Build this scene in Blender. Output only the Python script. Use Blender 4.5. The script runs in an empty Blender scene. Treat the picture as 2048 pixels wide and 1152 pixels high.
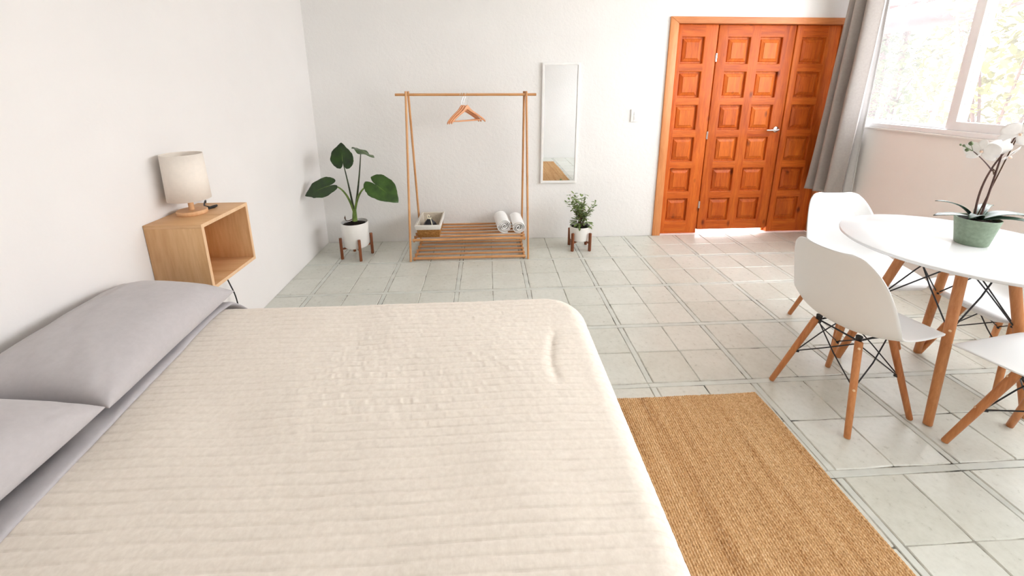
import bpy, bmesh, math, random
import numpy as np
from mathutils import Vector, Matrix, Euler

random.seed(7)
rng = np.random.RandomState(11)
S = bpy.context.scene
COL = S.collection

# ------------------------------------------------------------------ camera
# world: x right, y away from the camera, z up; metres; camera stands at (0, 0, 1.45)
F_PX, PITCH, YAW, ROLL = 836.442, 0.2527446, 0.0606282, 0.0006274
cam_d = bpy.data.cameras.new('camera')
cam = bpy.data.objects.new('camera', cam_d)
COL.objects.link(cam)
cam_d.sensor_width = 36.0
cam_d.lens = F_PX * 36.0 / 2048.0
cam_d.shift_y = -192.0 / 2048.0
cam_d.clip_start = 0.02
fw = Vector((math.sin(YAW) * math.cos(PITCH), math.cos(YAW) * math.cos(PITCH), -math.sin(PITCH)))
rt = Vector((math.cos(YAW), -math.sin(YAW), 0.0))
dn = fw.cross(rt)
rt2 = rt * math.cos(ROLL) + dn * math.sin(ROLL)
dn2 = dn * math.cos(ROLL) - rt * math.sin(ROLL)
cm = Matrix((rt2, -dn2, -fw)).transposed().to_4x4()
cm.translation = Vector((0, 0, 1.45))
cam.matrix_world = cm
S.camera = cam

# ------------------------------------------------------------------ room dimensions
XL, XR = -1.508, 3.30
YB, YF = 3.81, -0.73
ZC = 2.62
WIN_Y0, WIN_Y1, WIN_Z0, WIN_Z1 = -0.62, 3.68, 1.095, 2.50

# ------------------------------------------------------------------ world, portals, exposure
W = bpy.data.worlds.new('overcast_sky')
S.world = W
W.use_nodes = True
bg = W.node_tree.nodes['Background']
bg.inputs[0].default_value = (0.945, 0.948, 0.985, 1)
bg.inputs[1].default_value = 11.0
W.cycles.sampling_method = 'MANUAL'
W.cycles.sample_map_resolution = 256


def portal(name, loc, rot, sx, sy):
    l = bpy.data.lights.new(name, 'AREA')
    l.shape = 'RECTANGLE'
    l.size, l.size_y = sx, sy
    l.cycles.is_portal = True
    o = bpy.data.objects.new(name, l)
    o.location, o.rotation_euler = loc, rot
    COL.objects.link(o)


portal('window_daylight', (XR + 0.16, (WIN_Y0 + WIN_Y1) / 2, (WIN_Z0 + WIN_Z1) / 2), (0, math.radians(90), 0),
       WIN_Z1 - WIN_Z0, WIN_Y1 - WIN_Y0)
S.view_settings.view_transform = 'Standard'
S.view_settings.look = 'None'
S.view_settings.exposure = 0.37
S.view_settings.gamma = 1.0
S.view_settings.use_curve_mapping = False
S.cycles.max_bounces = 8
S.cycles.diffuse_bounces = 6
S.cycles.glossy_bounces = 4
S.cycles.use_adaptive_sampling = True
S.cycles.adaptive_threshold = 0.1
S.cycles.transparent_max_bounces = 12
S.cycles.transmission_bounces = 8
S.cycles.sample_clamp_indirect = 5.0
S.cycles.caustics_reflective = False
S.cycles.caustics_refractive = False
S.cycles.use_denoising = True


# ------------------------------------------------------------------ helpers: numbers
def srgb(r, g, b):
    def f(c):
        c /= 255.0
        return c / 12.92 if c <= 0.04045 else ((c + 0.055) / 1.055) ** 2.4
    return (f(r), f(g), f(b), 1.0)


def vnoise(x, y, seed=0):
    """smooth value noise in [-1, 1] on arrays"""
    x = np.asarray(x, float); y = np.asarray(y, float)
    xi, yi = np.floor(x).astype(np.int64), np.floor(y).astype(np.int64)
    fx, fy = x - xi, y - yi
    fx, fy = fx * fx * (3 - 2 * fx), fy * fy * (3 - 2 * fy)

    def h(a, b):
        n = (a * 374761393 + b * 668265263 + seed * 1274126177) & 0xFFFFFFFF
        n = ((n ^ (n >> 13)) * 1274126177) & 0xFFFFFFFF
        return ((n ^ (n >> 16)) & 0xFFFF) / 32767.5 - 1.0
    a, b, c, d = h(xi, yi), h(xi + 1, yi), h(xi, yi + 1), h(xi + 1, yi + 1)
    return (a * (1 - fx) + b * fx) * (1 - fy) + (c * (1 - fx) + d * fx) * fy


def sstep(a, b, x):
    t = np.clip((np.asarray(x, float) - a) / (b - a), 0, 1)
    return t * t * (3 - 2 * t)


# ------------------------------------------------------------------ helpers: meshes
class MB:
    """collects one part's geometry"""

    def __init__(self):
        self.v, self.f, self.m = [], [], []

    def add(self, vs, fs, mi=0):
        o = len(self.v)
        self.v += [tuple(p) for p in vs]
        self.f += [tuple(i + o for i in q) for q in fs]
        self.m += [mi] * len(fs)
        return self

    def box(self, x0, y0, z0, x1, y1, z1, mi=0):
        vs = [(x0, y0, z0), (x1, y0, z0), (x1, y1, z0), (x0, y1, z0), (x0, y0, z1), (x1, y0, z1), (x1, y1, z1), (x0, y1, z1)]
        return self.add(vs, [(3, 2, 1, 0), (4, 5, 6, 7), (0, 1, 5, 4), (1, 2, 6, 5), (2, 3, 7, 6), (3, 0, 4, 7)], mi)

    def tube(self, pts, r, n=10, cap=True, mi=0):
        pts = [Vector(p) for p in pts]
        k = len(pts)
        rs = r if isinstance(r, (list, tuple)) else [r] * k
        vs, fs, prev = [], [], None
        for i, p in enumerate(pts):
            t = (pts[min(i + 1, k - 1)] - pts[max(i - 1, 0)]).normalized()
            if prev is None:
                a = t.orthogonal().normalized()
            else:
                a = (prev - t * prev.dot(t))
                a = a.normalized() if a.length > 1e-6 else t.orthogonal().normalized()
            prev = a
            b = t.cross(a)
            for j in range(n):
                an = 2 * math.pi * j / n
                vs.append(p + (a * math.cos(an) + b * math.sin(an)) * rs[i])
        for i in range(k - 1):
            for j in range(n):
                fs.append((i * n + j, i * n + (j + 1) % n, (i + 1) * n + (j + 1) % n, (i + 1) * n + j))
        if cap:
            fs.append(tuple(range(n))[::-1])
            fs.append(tuple((k - 1) * n + j for j in range(n)))
        return self.add(vs, fs, mi)

    def lathe(self, prof, n=40, c=(0, 0, 0), mi=0):
        """profile of (r, z) from bottom to top; r = 0 closes with a pole"""
        vs, fs, rows = [], [], []
        for (r, z) in prof:
            if r < 1e-6:
                rows.append([len(vs)]); vs.append((c[0], c[1], c[2] + z))
            else:
                rows.append(list(range(len(vs), len(vs) + n)))
                for j in range(n):
                    a = 2 * math.pi * j / n
                    vs.append((c[0] + r * math.cos(a), c[1] + r * math.sin(a), c[2] + z))
        for A, B in zip(rows[:-1], rows[1:]):
            for j in range(n):
                k = (j + 1) % n
                if len(A) == 1 and len(B) == 1:
                    continue
                if len(A) == 1:
                    fs.append((A[0], B[k], B[j]))
                elif len(B) == 1:
                    fs.append((A[j], A[k], B[0]))
                else:
                    fs.append((A[j], A[k], B[k], B[j]))
        return self.add(vs, fs, mi)

    def grid(self, P, wrap_u=False, mi=0):
        """P: array (nu, nv, 3)"""
        nu, nv = P.shape[:2]
        fs = []
        for i in range(nu if wrap_u else nu - 1):
            for j in range(nv - 1):
                a, b = i * nv + j, ((i + 1) % nu) * nv + j
                fs.append((a, b, b + 1, a + 1))
        return self.add(P.reshape(-1, 3), fs, mi)

    def prism(self, out, h0, h1, M=None, mi=0):
        """closed 2-D outline extruded from h0 to h1 along local z"""
        n = len(out)
        vs = [Vector((x, y, h0)) for x, y in out] + [Vector((x, y, h1)) for x, y in out]
        if M is not None:
            vs = [M @ p for p in vs]
        fs = [tuple(range(n))[::-1], tuple(range(n, 2 * n))]
        fs += [(i, (i + 1) % n, n + (i + 1) % n, n + i) for i in range(n)]
        return self.add(vs, fs, mi)

    def xform(self, M):
        self.v = [tuple(M @ Vector(p)) for p in self.v]
        return self

    def mesh(self, name, mats, smooth=False, bevel=0.0, segs=2, angle=40):
        me = bpy.data.meshes.new(name)
        me.from_pydata([tuple(map(float, p)) for p in self.v], [], self.f)
        if bevel > 0:
            bm = bmesh.new(); bm.from_mesh(me)
            for fc, i in zip(bm.faces, self.m):
                fc.material_index = i
            ed = [e for e in bm.edges if e.is_manifold and e.calc_face_angle(0) > math.radians(25)]
            bmesh.ops.bevel(bm, geom=ed, offset=bevel, segments=segs, profile=0.5, affect='EDGES', clamp_overlap=True)
            bm.to_mesh(me); bm.free()
        else:
            for p, i in zip(me.polygons, self.m):
                p.material_index = i
        for m in (mats if isinstance(mats, (list, tuple)) else [mats]):
            me.materials.append(m)
        if smooth or bevel > 0:
            me.shade_smooth()
            me.set_sharp_from_angle(angle=math.radians(angle))
        me.validate()
        me.update()
        return me

    def build(self, name, mats, parent=None, smooth=False, bevel=0.0, segs=2, angle=40, solid=0.0, sub=0, offset=0.0):
        o = bpy.data.objects.new(name, self.mesh(name, mats, smooth, bevel, segs, angle))
        COL.objects.link(o)
        if parent is not None:
            o.parent = parent
        if solid:
            md = o.modifiers.new('thick', 'SOLIDIFY'); md.thickness = solid; md.offset = offset
        if sub:
            md = o.modifiers.new('sub', 'SUBSURF'); md.levels = sub; md.render_levels = sub
        return o


def npmesh(name, P, mat, parent=None, smooth=True):
    """fast big grid: P (nu, nv, 3)"""
    nu, nv = P.shape[:2]
    idx = np.arange(nu * nv).reshape(nu, nv)
    q = np.stack([idx[:-1, :-1], idx[1:, :-1], idx[1:, 1:], idx[:-1, 1:]], -1).reshape(-1, 4)
    me = bpy.data.meshes.new(name)
    me.vertices.add(nu * nv)
    me.vertices.foreach_set('co', P.reshape(-1).astype(np.float32))
    me.loops.add(q.size)
    me.loops.foreach_set('vertex_index', q.reshape(-1).astype(np.int32))
    me.polygons.add(len(q))
    me.polygons.foreach_set('loop_start', np.arange(0, q.size, 4, dtype=np.int32))
    me.polygons.foreach_set('loop_total', np.full(len(q), 4, dtype=np.int32))
    me.materials.append(mat)
    me.update(calc_edges=True)
    if smooth:
        me.shade_smooth()
    o = bpy.data.objects.new(name, me)
    COL.objects.link(o)
    if parent is not None:
        o.parent = parent
    return o


def empty(name, loc=(0, 0, 0), rz=0.0):
    o = bpy.data.objects.new(name, None)
    o.empty_display_size = 0.1
    o.location = loc
    o.rotation_euler = (0, 0, rz)
    COL.objects.link(o)
    return o


def tag(o, label=None, cat=None, group=None, kind=None):
    if label: o['label'] = label
    if cat: o['category'] = cat
    if group: o['group'] = group
    if kind: o['kind'] = kind
    return o


def copy_tree(o, parent=None):
    c = o.copy()
    COL.objects.link(c)
    c.parent = parent
    for ch in [x for x in COL.objects if x.parent is o]:
        copy_tree(ch, c)
    return c


def cellwall(xs, ys, holes, place, d0, d1):
    """solid wall on a grid of breakpoints; holes = set of (i, j) cells left open; place(a, b, depth) -> point"""
    mb = MB(); key = {}

    def vid(i, j, k):
        if (i, j, k) not in key:
            key[(i, j, k)] = len(mb.v)
            mb.v.append(tuple(place(xs[i], ys[j], (d0, d1)[k])))
        return key[(i, j, k)]
    full = lambda i, j: 0 <= i < len(xs) - 1 and 0 <= j < len(ys) - 1 and (i, j) not in holes
    for i in range(len(xs) - 1):
        for j in range(len(ys) - 1):
            if not full(i, j):
                continue
            mb.f.append((vid(i, j, 0), vid(i + 1, j, 0), vid(i + 1, j + 1, 0), vid(i, j + 1, 0)))
            mb.f.append((vid(i, j, 1), vid(i, j + 1, 1), vid(i + 1, j + 1, 1), vid(i + 1, j, 1)))
            for (di, dj, a, b) in ((-1, 0, (i, j + 1), (i, j)), (1, 0, (i + 1, j), (i + 1, j + 1)),
                                   (0, -1, (i, j), (i + 1, j)), (0, 1, (i + 1, j + 1), (i, j + 1))):
                if not full(i + di, j + dj):
                    mb.f.append((vid(*a, 0), vid(*a, 1), vid(*b, 1), vid(*b, 0)))
    mb.m = [0] * len(mb.f)
    return mb


# ------------------------------------------------------------------ helpers: materials
class Mat:
    def __init__(self, name, col=(0.8, 0.8, 0.8, 1), rough=0.6, spec=0.4, metal=0.0, sheen=0.0, coat=0.0):
        self.m = bpy.data.materials.new(name)
        self.m.use_nodes = True
        self.n, self.l = self.m.node_tree.nodes, self.m.node_tree.links
        self.b = self.n['Principled BSDF']
        self.b.inputs['Base Color'].default_value = col
        self.b.inputs['Roughness'].default_value = rough
        self.b.inputs['Specular IOR Level'].default_value = spec
        self.b.inputs['Metallic'].default_value = metal
        if sheen: self.b.inputs['Sheen Weight'].default_value = sheen
        if coat:
            self.b.inputs['Coat Weight'].default_value = coat
            self.b.inputs['Coat Roughness'].default_value = 0.15
        self.bumped = None
        self._coord = None

    def coord(self, scale=(1, 1, 1), rot=(0, 0, 0), space='Object'):
        if self._coord is None:
            tc = self.n.new('ShaderNodeTexCoord')
            oi = self.n.new('ShaderNodeObjectInfo')
            self._coord = self.n.new('ShaderNodeVectorMath')
            self._coord.operation = 'ADD'
            self.l.new(tc.outputs['Object'], self._coord.inputs[0])
            self.l.new(oi.outputs['Location'], self._coord.inputs[1])
        mp = self.n.new('ShaderNodeMapping')
        mp.inputs['Scale'].default_value = scale
        mp.inputs['Rotation'].default_value = rot
        self.l.new(self._coord.outputs[0], mp.inputs['Vector'])
        return mp.outputs['Vector']

    def noise(self, scale=5, detail=3, rough=0.5, stretch=(1, 1, 1), distort=0.0, rot=(0, 0, 0)):
        t = self.n.new('ShaderNodeTexNoise')
        t.inputs['Scale'].default_value = scale
        t.inputs['Detail'].default_value = detail
        t.inputs['Roughness'].default_value = rough
        t.inputs['Distortion'].default_value = distort
        self.l.new(self.coord(stretch, rot), t.inputs['Vector'])
        return t.outputs['Fac']

    def wave(self, scale=5, distort=2.0, detail=2, stretch=(1, 1, 1), axis='X', dscale=1.0):
        t = self.n.new('ShaderNodeTexWave')
        t.bands_direction = axis
        t.inputs['Scale'].default_value = scale
        t.inputs['Distortion'].default_value = distort
        t.inputs['Detail'].default_value = detail
        t.inputs['Detail Scale'].default_value = dscale
        self.l.new(self.coord(stretch), t.inputs['Vector'])
        return t.outputs['Fac']

    def voronoi(self, scale=5, stretch=(1, 1, 1), feature='F1'):
        t = self.n.new('ShaderNodeTexVoronoi')
        t.feature = feature
        t.inputs['Scale'].default_value = scale
        self.l.new(self.coord(stretch), t.inputs['Vector'])
        return t.outputs['Distance']

    def ramp(self, fac, stops):
        r = self.n.new('ShaderNodeValToRGB')
        e = r.color_ramp.elements
        while len(e) < len(stops):
            e.new(0.5)
        for x, (p, c) in zip(e, stops):
            x.position = p
            x.color = c if len(c) == 4 else (*c, 1)
        self.l.new(fac, r.inputs['Fac'])
        return r.outputs['Color']

    def mix(self, fac, a, b, blend='MIX'):
        x = self.n.new('ShaderNodeMix')
        x.data_type = 'RGBA'
        x.blend_type = blend
        for sock, v in ((x.inputs[0], fac), (x.inputs[6], a), (x.inputs[7], b)):
            if hasattr(v, 'links'):
                self.l.new(v, sock)
            else:
                sock.default_value = v
        return x.outputs[2]

    def random(self):
        return self.n.new('ShaderNodeObjectInfo').outputs['Random']

    def col(self, sock):
        self.l.new(sock, self.b.inputs['Base Color'])
        return self

    def roughness(self, fac, lo, hi):
        r = self.n.new('ShaderNodeMapRange')
        r.inputs['To Min'].default_value = lo
        r.inputs['To Max'].default_value = hi
        self.l.new(fac, r.inputs['Value'])
        self.l.new(r.outputs['Result'], self.b.inputs['Roughness'])
        return self

    def bump(self, fac, strength=0.3, dist=0.005):
        b = self.n.new('ShaderNodeBump')
        b.inputs['Strength'].default_value = strength
        b.inputs['Distance'].default_value = dist
        self.l.new(fac, b.inputs['Height'])
        if self.bumped is not None:
            self.l.new(self.bumped, b.inputs['Normal'])
        self.bumped = b.outputs['Normal']
        self.l.new(self.bumped, self.b.inputs['Normal'])
        return self


def wood(name, dark, mid, light, axis='Z', rough=0.45, scale=1.0, knots=False, spec=0.4, coat=0.0, rand=0.25):
    """straight-grained wood; the grain runs along the given local axis"""
    M = Mat(name, mid, rough, spec, coat=coat)
    st = {'X': (0.10, 1, 1), 'Y': (1, 0.10, 1), 'Z': (1, 1, 0.10)}[axis]
    fine = M.noise(90 * scale, 4, 0.6, st, 0.3)
    broad = M.noise(9 * scale, 3, 0.55, st, 1.2)
    c = M.ramp(broad, [(0.28, dark), (0.5, mid), (0.75, light)])
    c = M.mix(0.35, c, M.ramp(fine, [(0.35, dark), (0.65, light)]), 'MIX')
    c = M.mix(rand, c, M.ramp(M.random(), [(0.0, dark), (0.5, mid), (1.0, light)]))
    if knots:
        kst = {'X': (0.55, 1, 1), 'Y': (1, 0.55, 1), 'Z': (1, 1, 0.55)}[axis]
        kd = M.voronoi(6.5, kst)
        c = M.mix(M.ramp(kd, [(0.05, (0.85, 0.85, 0.85)), (0.15, (0, 0, 0))]), c, (dark[0] * 0.35, dark[1] * 0.3, dark[2] * 0.3, 1))
    M.col(c)
    M.roughness(fine, rough - 0.08, rough + 0.1)
    M.bump(fine, 0.12, 0.002)
    return M.m


def plain(name, col, rough=0.5, spec=0.4, metal=0.0, var=0.06, nscale=20, bump=0.0, bscale=200, bdist=0.001, sheen=0.0, coat=0.0):
    M = Mat(name, col, rough, spec, metal, sheen, coat)
    n = M.noise(nscale, 3)
    lo = tuple(c * (1 - var) for c in col[:3]) + (1,)
    hi = tuple(min(1.0, c * (1 + var)) for c in col[:3]) + (1,)
    M.col(M.ramp(n, [(0.3, lo), (0.7, hi)]))
    if bump:
        M.bump(M.noise(bscale, 2), bump, bdist)
    return M.m


def fabric(name, col, scale=900, rough=0.9, var=0.07, sheen=0.25, nscale=60):
    M = Mat(name, col, rough, 0.2, sheen=sheen)
    n = M.noise(nscale, 2, 0.65)
    lo = tuple(c * (1 - var) for c in col[:3]) + (1,)
    hi = tuple(min(1.0, c * (1 + var)) for c in col[:3]) + (1,)
    M.col(M.ramp(n, [(0.3, lo), (0.7, hi)]))
    M.bump(M.noise(scale / 4.0, 1, 0.5), 0.15, 0.0006)
    return M.m


# wall plaster
def plaster(name, col, strength, scale):
    M = Mat(name, col, 0.85, 0.2)
    n = M.noise(2.2, 2, 0.6)
    lo = tuple(c * 0.965 for c in col[:3]) + (1,)
    M.col(M.ramp(n, [(0.3, lo), (0.7, col)]))
    M.bump(M.noise(scale, 3, 0.62), strength, 0.006)
    return M.m


m_wall_l = plaster('plaster_smooth', (0.84, 0.812, 0.796, 1), 0.14, 26)
m_wall_b = plaster('plaster_stucco', (0.85, 0.835, 0.818, 1), 0.5, 34)
m_wall_r = plaster('plaster_window_wall', (0.92, 0.888, 0.858, 1), 0.14, 30)
m_ceil = plaster('plaster_ceiling', (0.92, 0.915, 0.905, 1), 0.1, 30)


def tile_mat():
    M = Mat('stone_tile', (0.5, 0.5, 0.46, 1), 0.3, 0.6)
    n = M.noise(6, 3, 0.62)
    n2 = M.noise(38, 3, 0.7)
    c = M.ramp(n, [(0.25, srgb(192, 192, 181)), (0.55, srgb(206, 207, 198)), (0.8, srgb(217, 218, 210))])
    c = M.mix(0.32, c, M.ramp(n2, [(0.30, srgb(168, 167, 154)), (0.50, srgb(204, 204, 195)), (0.68, srgb(219, 220, 212))]))
    c = M.mix(0.35, c, M.ramp(M.random(), [(0.0, srgb(195, 194, 182)), (0.5, srgb(207, 207, 198)), (1.0, srgb(216, 216, 208))]))
    M.col(c)
    M.roughness(n2, 0.20, 0.42)
    M.bump(n2, 0.16, 0.003)
    M.bump(n, 0.12, 0.004)
    return M.m


def grout_mat():
    M = Mat('grout', (0.45, 0.44, 0.4, 1), 0.8, 0.2)
    n = M.noise(7, 4, 0.7)
    M.col(M.ramp(n, [(0.36, srgb(44, 42, 37)), (0.46, srgb(140, 137, 126)), (0.60, srgb(190, 188, 178))]))
    return M.m


m_tile, m_grout = tile_mat(), grout_mat()
m_strip = plain('cement_strip', srgb(202, 204, 197), 0.45, 0.4, var=0.07, nscale=14, bump=0.2, bscale=60, bdist=0.002)
PD, PM, PL = srgb(150, 56, 10), srgb(200, 92, 24), srgb(226, 126, 46)
m_pine_v = wood('pine_upright_grain', PD, PM, PL, 'Z', 0.48, 1.0, True, 0.3)
m_pine_h = wood('pine_cross_grain', PD, PM, PL, 'X', 0.48, 1.0, False, 0.3)
m_pine_f = wood('pine_frame', srgb(186, 104, 54), srgb(214, 136, 80), srgb(230, 160, 104), 'Z', 0.42, 1.0, False)
m_oak_x = wood('oak_grain_deep', srgb(190, 138, 90), srgb(216, 170, 122), srgb(230, 192, 148), 'X', 0.5, 0.9)
m_oak_z = wood('oak_grain_upright', srgb(188, 136, 88), srgb(214, 168, 118), srgb(230, 192, 146), 'Z', 0.5, 0.9)
m_oak_e = wood('oak_edge_band', srgb(214, 172, 130), srgb(226, 188, 148), srgb(236, 202, 164), 'Z', 0.5, 1.0)
m_beech = wood('beech_dowel', srgb(160, 92, 48), srgb(192, 124, 74), srgb(212, 150, 98), 'Z', 0.42, 1.4)
m_lampwood = wood('pale_wood', srgb(214, 160, 112), srgb(228, 180, 134), srgb(238, 198, 156), 'Z', 0.5, 1.3)
m_bamboo = wood('bamboo', srgb(170, 110, 62), srgb(202, 146, 94), srgb(222, 172, 122), 'X', 0.42, 1.2)
m_bamboo_z = wood('bamboo_upright', srgb(170, 110, 62), srgb(202, 146, 94), srgb(222, 172, 122), 'Z', 0.42, 1.2)
m_walnut = wood('walnut', srgb(92, 46, 22), srgb(128, 70, 38), srgb(156, 92, 54), 'Z', 0.45, 1.3)
m_hanger = wood('hanger_wood', srgb(196, 122, 74), srgb(216, 150, 104), srgb(230, 176, 134), 'X', 0.4, 1.4)
m_white_plastic = plain('white_shell_plastic', (0.80, 0.80, 0.795, 1), 0.38, 0.45, var=0.01, nscale=4, bump=0.03, bscale=400, bdist=0.0004)
m_table_top = plain('white_lacquer', (0.72, 0.725, 0.735, 1), 0.16, 0.5, var=0.01, nscale=4)
m_white_paint = plain('white_paint', (0.87, 0.86, 0.84, 1), 0.4, 0.4, var=0.02)
m_window_paint = plain('white_window_enamel', (0.90, 0.91, 0.93, 1), 0.35, 0.45, var=0.015)
m_black_metal = plain('black_metal', (0.012, 0.012, 0.016, 1), 0.38, 0.5, var=0.1)
m_chrome = plain('chrome', (0.80, 0.80, 0.80, 1), 0.18, 0.5, 1.0, var=0.02)
m_brass = plain('screw_metal', srgb(226, 196, 160), 0.3, 0.5, 0.8, var=0.02)
m_black_rubber = plain('black_rubber', (0.012, 0.012, 0.012, 1), 0.5, 0.4)
m_linen_shade = fabric('linen_lampshade', srgb(238, 228, 217), 1600, 0.9, 0.02)
m_pillow = fabric('grey_pillowcase', srgb(186, 181, 182), 2600, 0.85, 0.03)
m_sheet = fabric('grey_sheet', srgb(178, 174, 177), 2600, 0.85, 0.03)
m_mattress = fabric('mattress_ticking', srgb(225, 220, 212), 1200)
m_towel = fabric('white_terry', (0.88, 0.87, 0.855, 1), 500, 0.95, 0.04, 0.4, 240)
m_curtain = fabric('grey_curtain_linen', srgb(162, 156, 151), 1500, 0.9, 0.05)
m_lining = fabric('white_curtain_lining', srgb(205, 203, 202), 1500, 0.9, 0.03)
m_soil = plain('potting_soil', (0.018, 0.013, 0.010, 1), 0.95, 0.1, var=0.5, nscale=90, bump=1.0, bscale=120, bdist=0.006)
m_pot_white = plain('white_ceramic', (0.85, 0.83, 0.80, 1), 0.4, 0.4, var=0.015)
m_pot_green = plain('sage_ceramic', srgb(132, 148, 128), 0.6, 0.35, var=0.12, nscale=70)


def leaf_mat(name, dark, light, rough=0.35, scale=14, translucent=0.0):
    M = Mat(name, dark, rough, 0.45)
    c = M.ramp(M.noise(scale, 4, 0.6), [(0.3, dark), (0.7, light)])
    M.col(c)
    M.bump(M.noise(60, 2), 0.15, 0.002)
    return M.m


m_leaf_dark = leaf_mat('glossy_dark_leaf', srgb(18, 38, 12), srgb(42, 72, 22))
m_leaf_mid = leaf_mat('glossy_mid_leaf', srgb(28, 54, 14), srgb(62, 94, 32))
m_petiole = leaf_mat('green_stalk', srgb(64, 92, 34), srgb(122, 146, 66), 0.45, 20)
m_petiole_dark = leaf_mat('dark_stalk', srgb(34, 40, 24), srgb(62, 76, 40), 0.45, 20)
m_small_leaf = leaf_mat('small_leaf', srgb(72, 96, 46), srgb(150, 168, 104), 0.5, 30)
m_twig = plain('twig_bark', srgb(84, 62, 48), 0.8, 0.2, var=0.2)
m_orchid_leaf = leaf_mat('orchid_leaf', srgb(20, 40, 28), srgb(46, 74, 52), 0.38)
m_orchid_stem = plain('orchid_stem', srgb(78, 52, 46), 0.5, 0.4, var=0.25, nscale=30)
m_petal = plain('orchid_petal', (0.84, 0.82, 0.80, 1), 0.6, 0.3, var=0.04, nscale=40)
m_lip = plain('orchid_lip', srgb(236, 208, 188), 0.6, 0.3, var=0.12, nscale=60)
m_bud = leaf_mat('orchid_bud', srgb(58, 74, 46), srgb(112, 128, 86), 0.5, 30)


def quilt_mat():
    M = Mat('cream_quilt', srgb(236, 224, 208), 0.92, 0.15, sheen=0.2)
    n = M.noise(70, 2, 0.65)
    M.col(M.ramp(n, [(0.3, srgb(226, 216, 204)), (0.7, srgb(237, 228, 217))]))
    M.bump(M.noise(55, 3, 0.6, (1, 0.35, 1)), 0.25, 0.004)
    return M.m


m_quilt = quilt_mat()


def jute_mat():
    M = Mat('jute_weave', srgb(190, 140, 84), 0.9, 0.15)
    streak = M.noise(26, 4, 0.7, (1, 0.035, 1), 0.1)
    knot = M.noise(150, 2, 0.6, (1, 0.7, 1))
    c = M.ramp(streak, [(0.30, srgb(150, 102, 60)), (0.42, srgb(200, 156, 108)), (0.60, srgb(222, 184, 138)), (0.76, srgb(236, 206, 166))])
    c = M.mix(0.5, c, M.ramp(knot, [(0.30, srgb(146, 100, 58)), (0.50, srgb(212, 172, 124)), (0.72, srgb(246, 220, 184))]))
    M.col(c)
    M.bump(knot, 0.5, 0.004)
    return M.m


m_jute = jute_mat()


def wicker_mat():
    M = Mat('wicker', srgb(160, 110, 60), 0.7, 0.2)
    w = M.wave(30, 1.2, 2, axis='Z')
    n = M.noise(60, 3, 0.6, (1, 1, 3))
    c = M.ramp(n, [(0.3, srgb(128, 82, 38)), (0.55, srgb(172, 122, 66)), (0.8, srgb(206, 160, 104))])
    M.col(c)
    M.bump(w, 0.5, 0.004)
    M.bump(n, 0.4, 0.003)
    return M.m


m_wicker = wicker_mat()
m_liner = fabric('basket_liner', srgb(228, 224, 218), 1500, 0.9, 0.04)
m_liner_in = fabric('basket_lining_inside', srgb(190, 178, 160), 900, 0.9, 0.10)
m_black_cloth = plain('black_vinyl', (0.016, 0.016, 0.022, 1), 0.35, 0.5, var=0.3)
m_cord = plain('cream_cord', srgb(232, 226, 204), 0.8, 0.2)


def mirror_mat():
    M = Mat('mirror_silver', (0.90, 0.925, 0.95, 1), 0.01, 0.5, 1.0)
    n = M.noise(3, 2)
    M.roughness(n, 0.006, 0.014)
    return M.m


def glass_mat(name, haze, tint):
    """thin window pane: mostly see-through, a little gloss, a little translucent haze that pales the view"""
    m = bpy.data.materials.new(name)
    m.use_nodes = True
    n, l = m.node_tree.nodes, m.node_tree.links
    n.clear()
    out = n.new('ShaderNodeOutputMaterial')
    tr = n.new('ShaderNodeBsdfTransparent'); tr.inputs[0].default_value = tint
    gl = n.new('ShaderNodeBsdfGlossy'); gl.inputs['Roughness'].default_value = 0.02
    tl = n.new('ShaderNodeBsdfTranslucent'); tl.inputs[0].default_value = (0.95, 0.96, 0.97, 1)
    lw = n.new('ShaderNodeLayerWeight'); lw.inputs['Blend'].default_value = 0.5
    pw = n.new('ShaderNodeMath'); pw.operation = 'POWER'; pw.inputs[1].default_value = 5.0
    fr = n.new('ShaderNodeMapRange'); fr.inputs['To Min'].default_value = 0.025; fr.inputs['To Max'].default_value = 0.85
    l.new(lw.outputs['Facing'], pw.inputs[0]); l.new(pw.outputs[0], fr.inputs['Value'])
    tc = n.new('ShaderNodeTexCoord'); nz = n.new('ShaderNodeTexNoise'); nz.inputs['Scale'].default_value = 3.0
    mr = n.new('ShaderNodeMapRange'); mr.inputs['To Min'].default_value = haze * 0.8; mr.inputs['To Max'].default_value = haze * 1.2
    l.new(tc.outputs['Object'], nz.inputs['Vector']); l.new(nz.outputs['Fac'], mr.inputs['Value'])
    a = n.new('ShaderNodeMixShader'); b = n.new('ShaderNodeMixShader')
    l.new(mr.outputs['Result'], a.inputs[0]); l.new(tr.outputs[0], a.inputs[1]); l.new(tl.outputs[0], a.inputs[2])
    l.new(fr.outputs['Result'], b.inputs[0]); l.new(a.outputs[0], b.inputs[1]); l.new(gl.outputs[0], b.inputs[2])
    l.new(b.outputs[0], out.inputs[0])
    return m


m_mirror = mirror_mat()
m_pane = glass_mat('window_glass', 0.038, (0.97, 0.985, 0.98, 1))
m_pane_screen = glass_mat('window_glass_with_fly_screen', 0.052, (0.97, 0.97, 0.98, 1))

# ================================================================== THE SETTING
# ---- floor: base slab with stone tiles in two-by-two groups between narrow cement strips
PX, PY = 0.5155, 0.5222
SX0, SY0 = 0.801, 1.207       # centre of one strip in x and in y
SW, JT = 0.031, 0.0036         # strip width, joint width
FLZ = -0.0035
fl = MB().box(XL - 0.15, YF - 0.15, -0.15, XR + 0.15, YB + 0.15, FLZ).build('floor', m_grout)
tag(fl, 'pale grey stone tile floor laid in squares with narrow strips', kind='structure')


def bed_covers(x0, x1, y0, y1):
    return x1 < 0.10 and y1 < 1.45 and y0 > 0.45


tile_cache = {}


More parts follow.
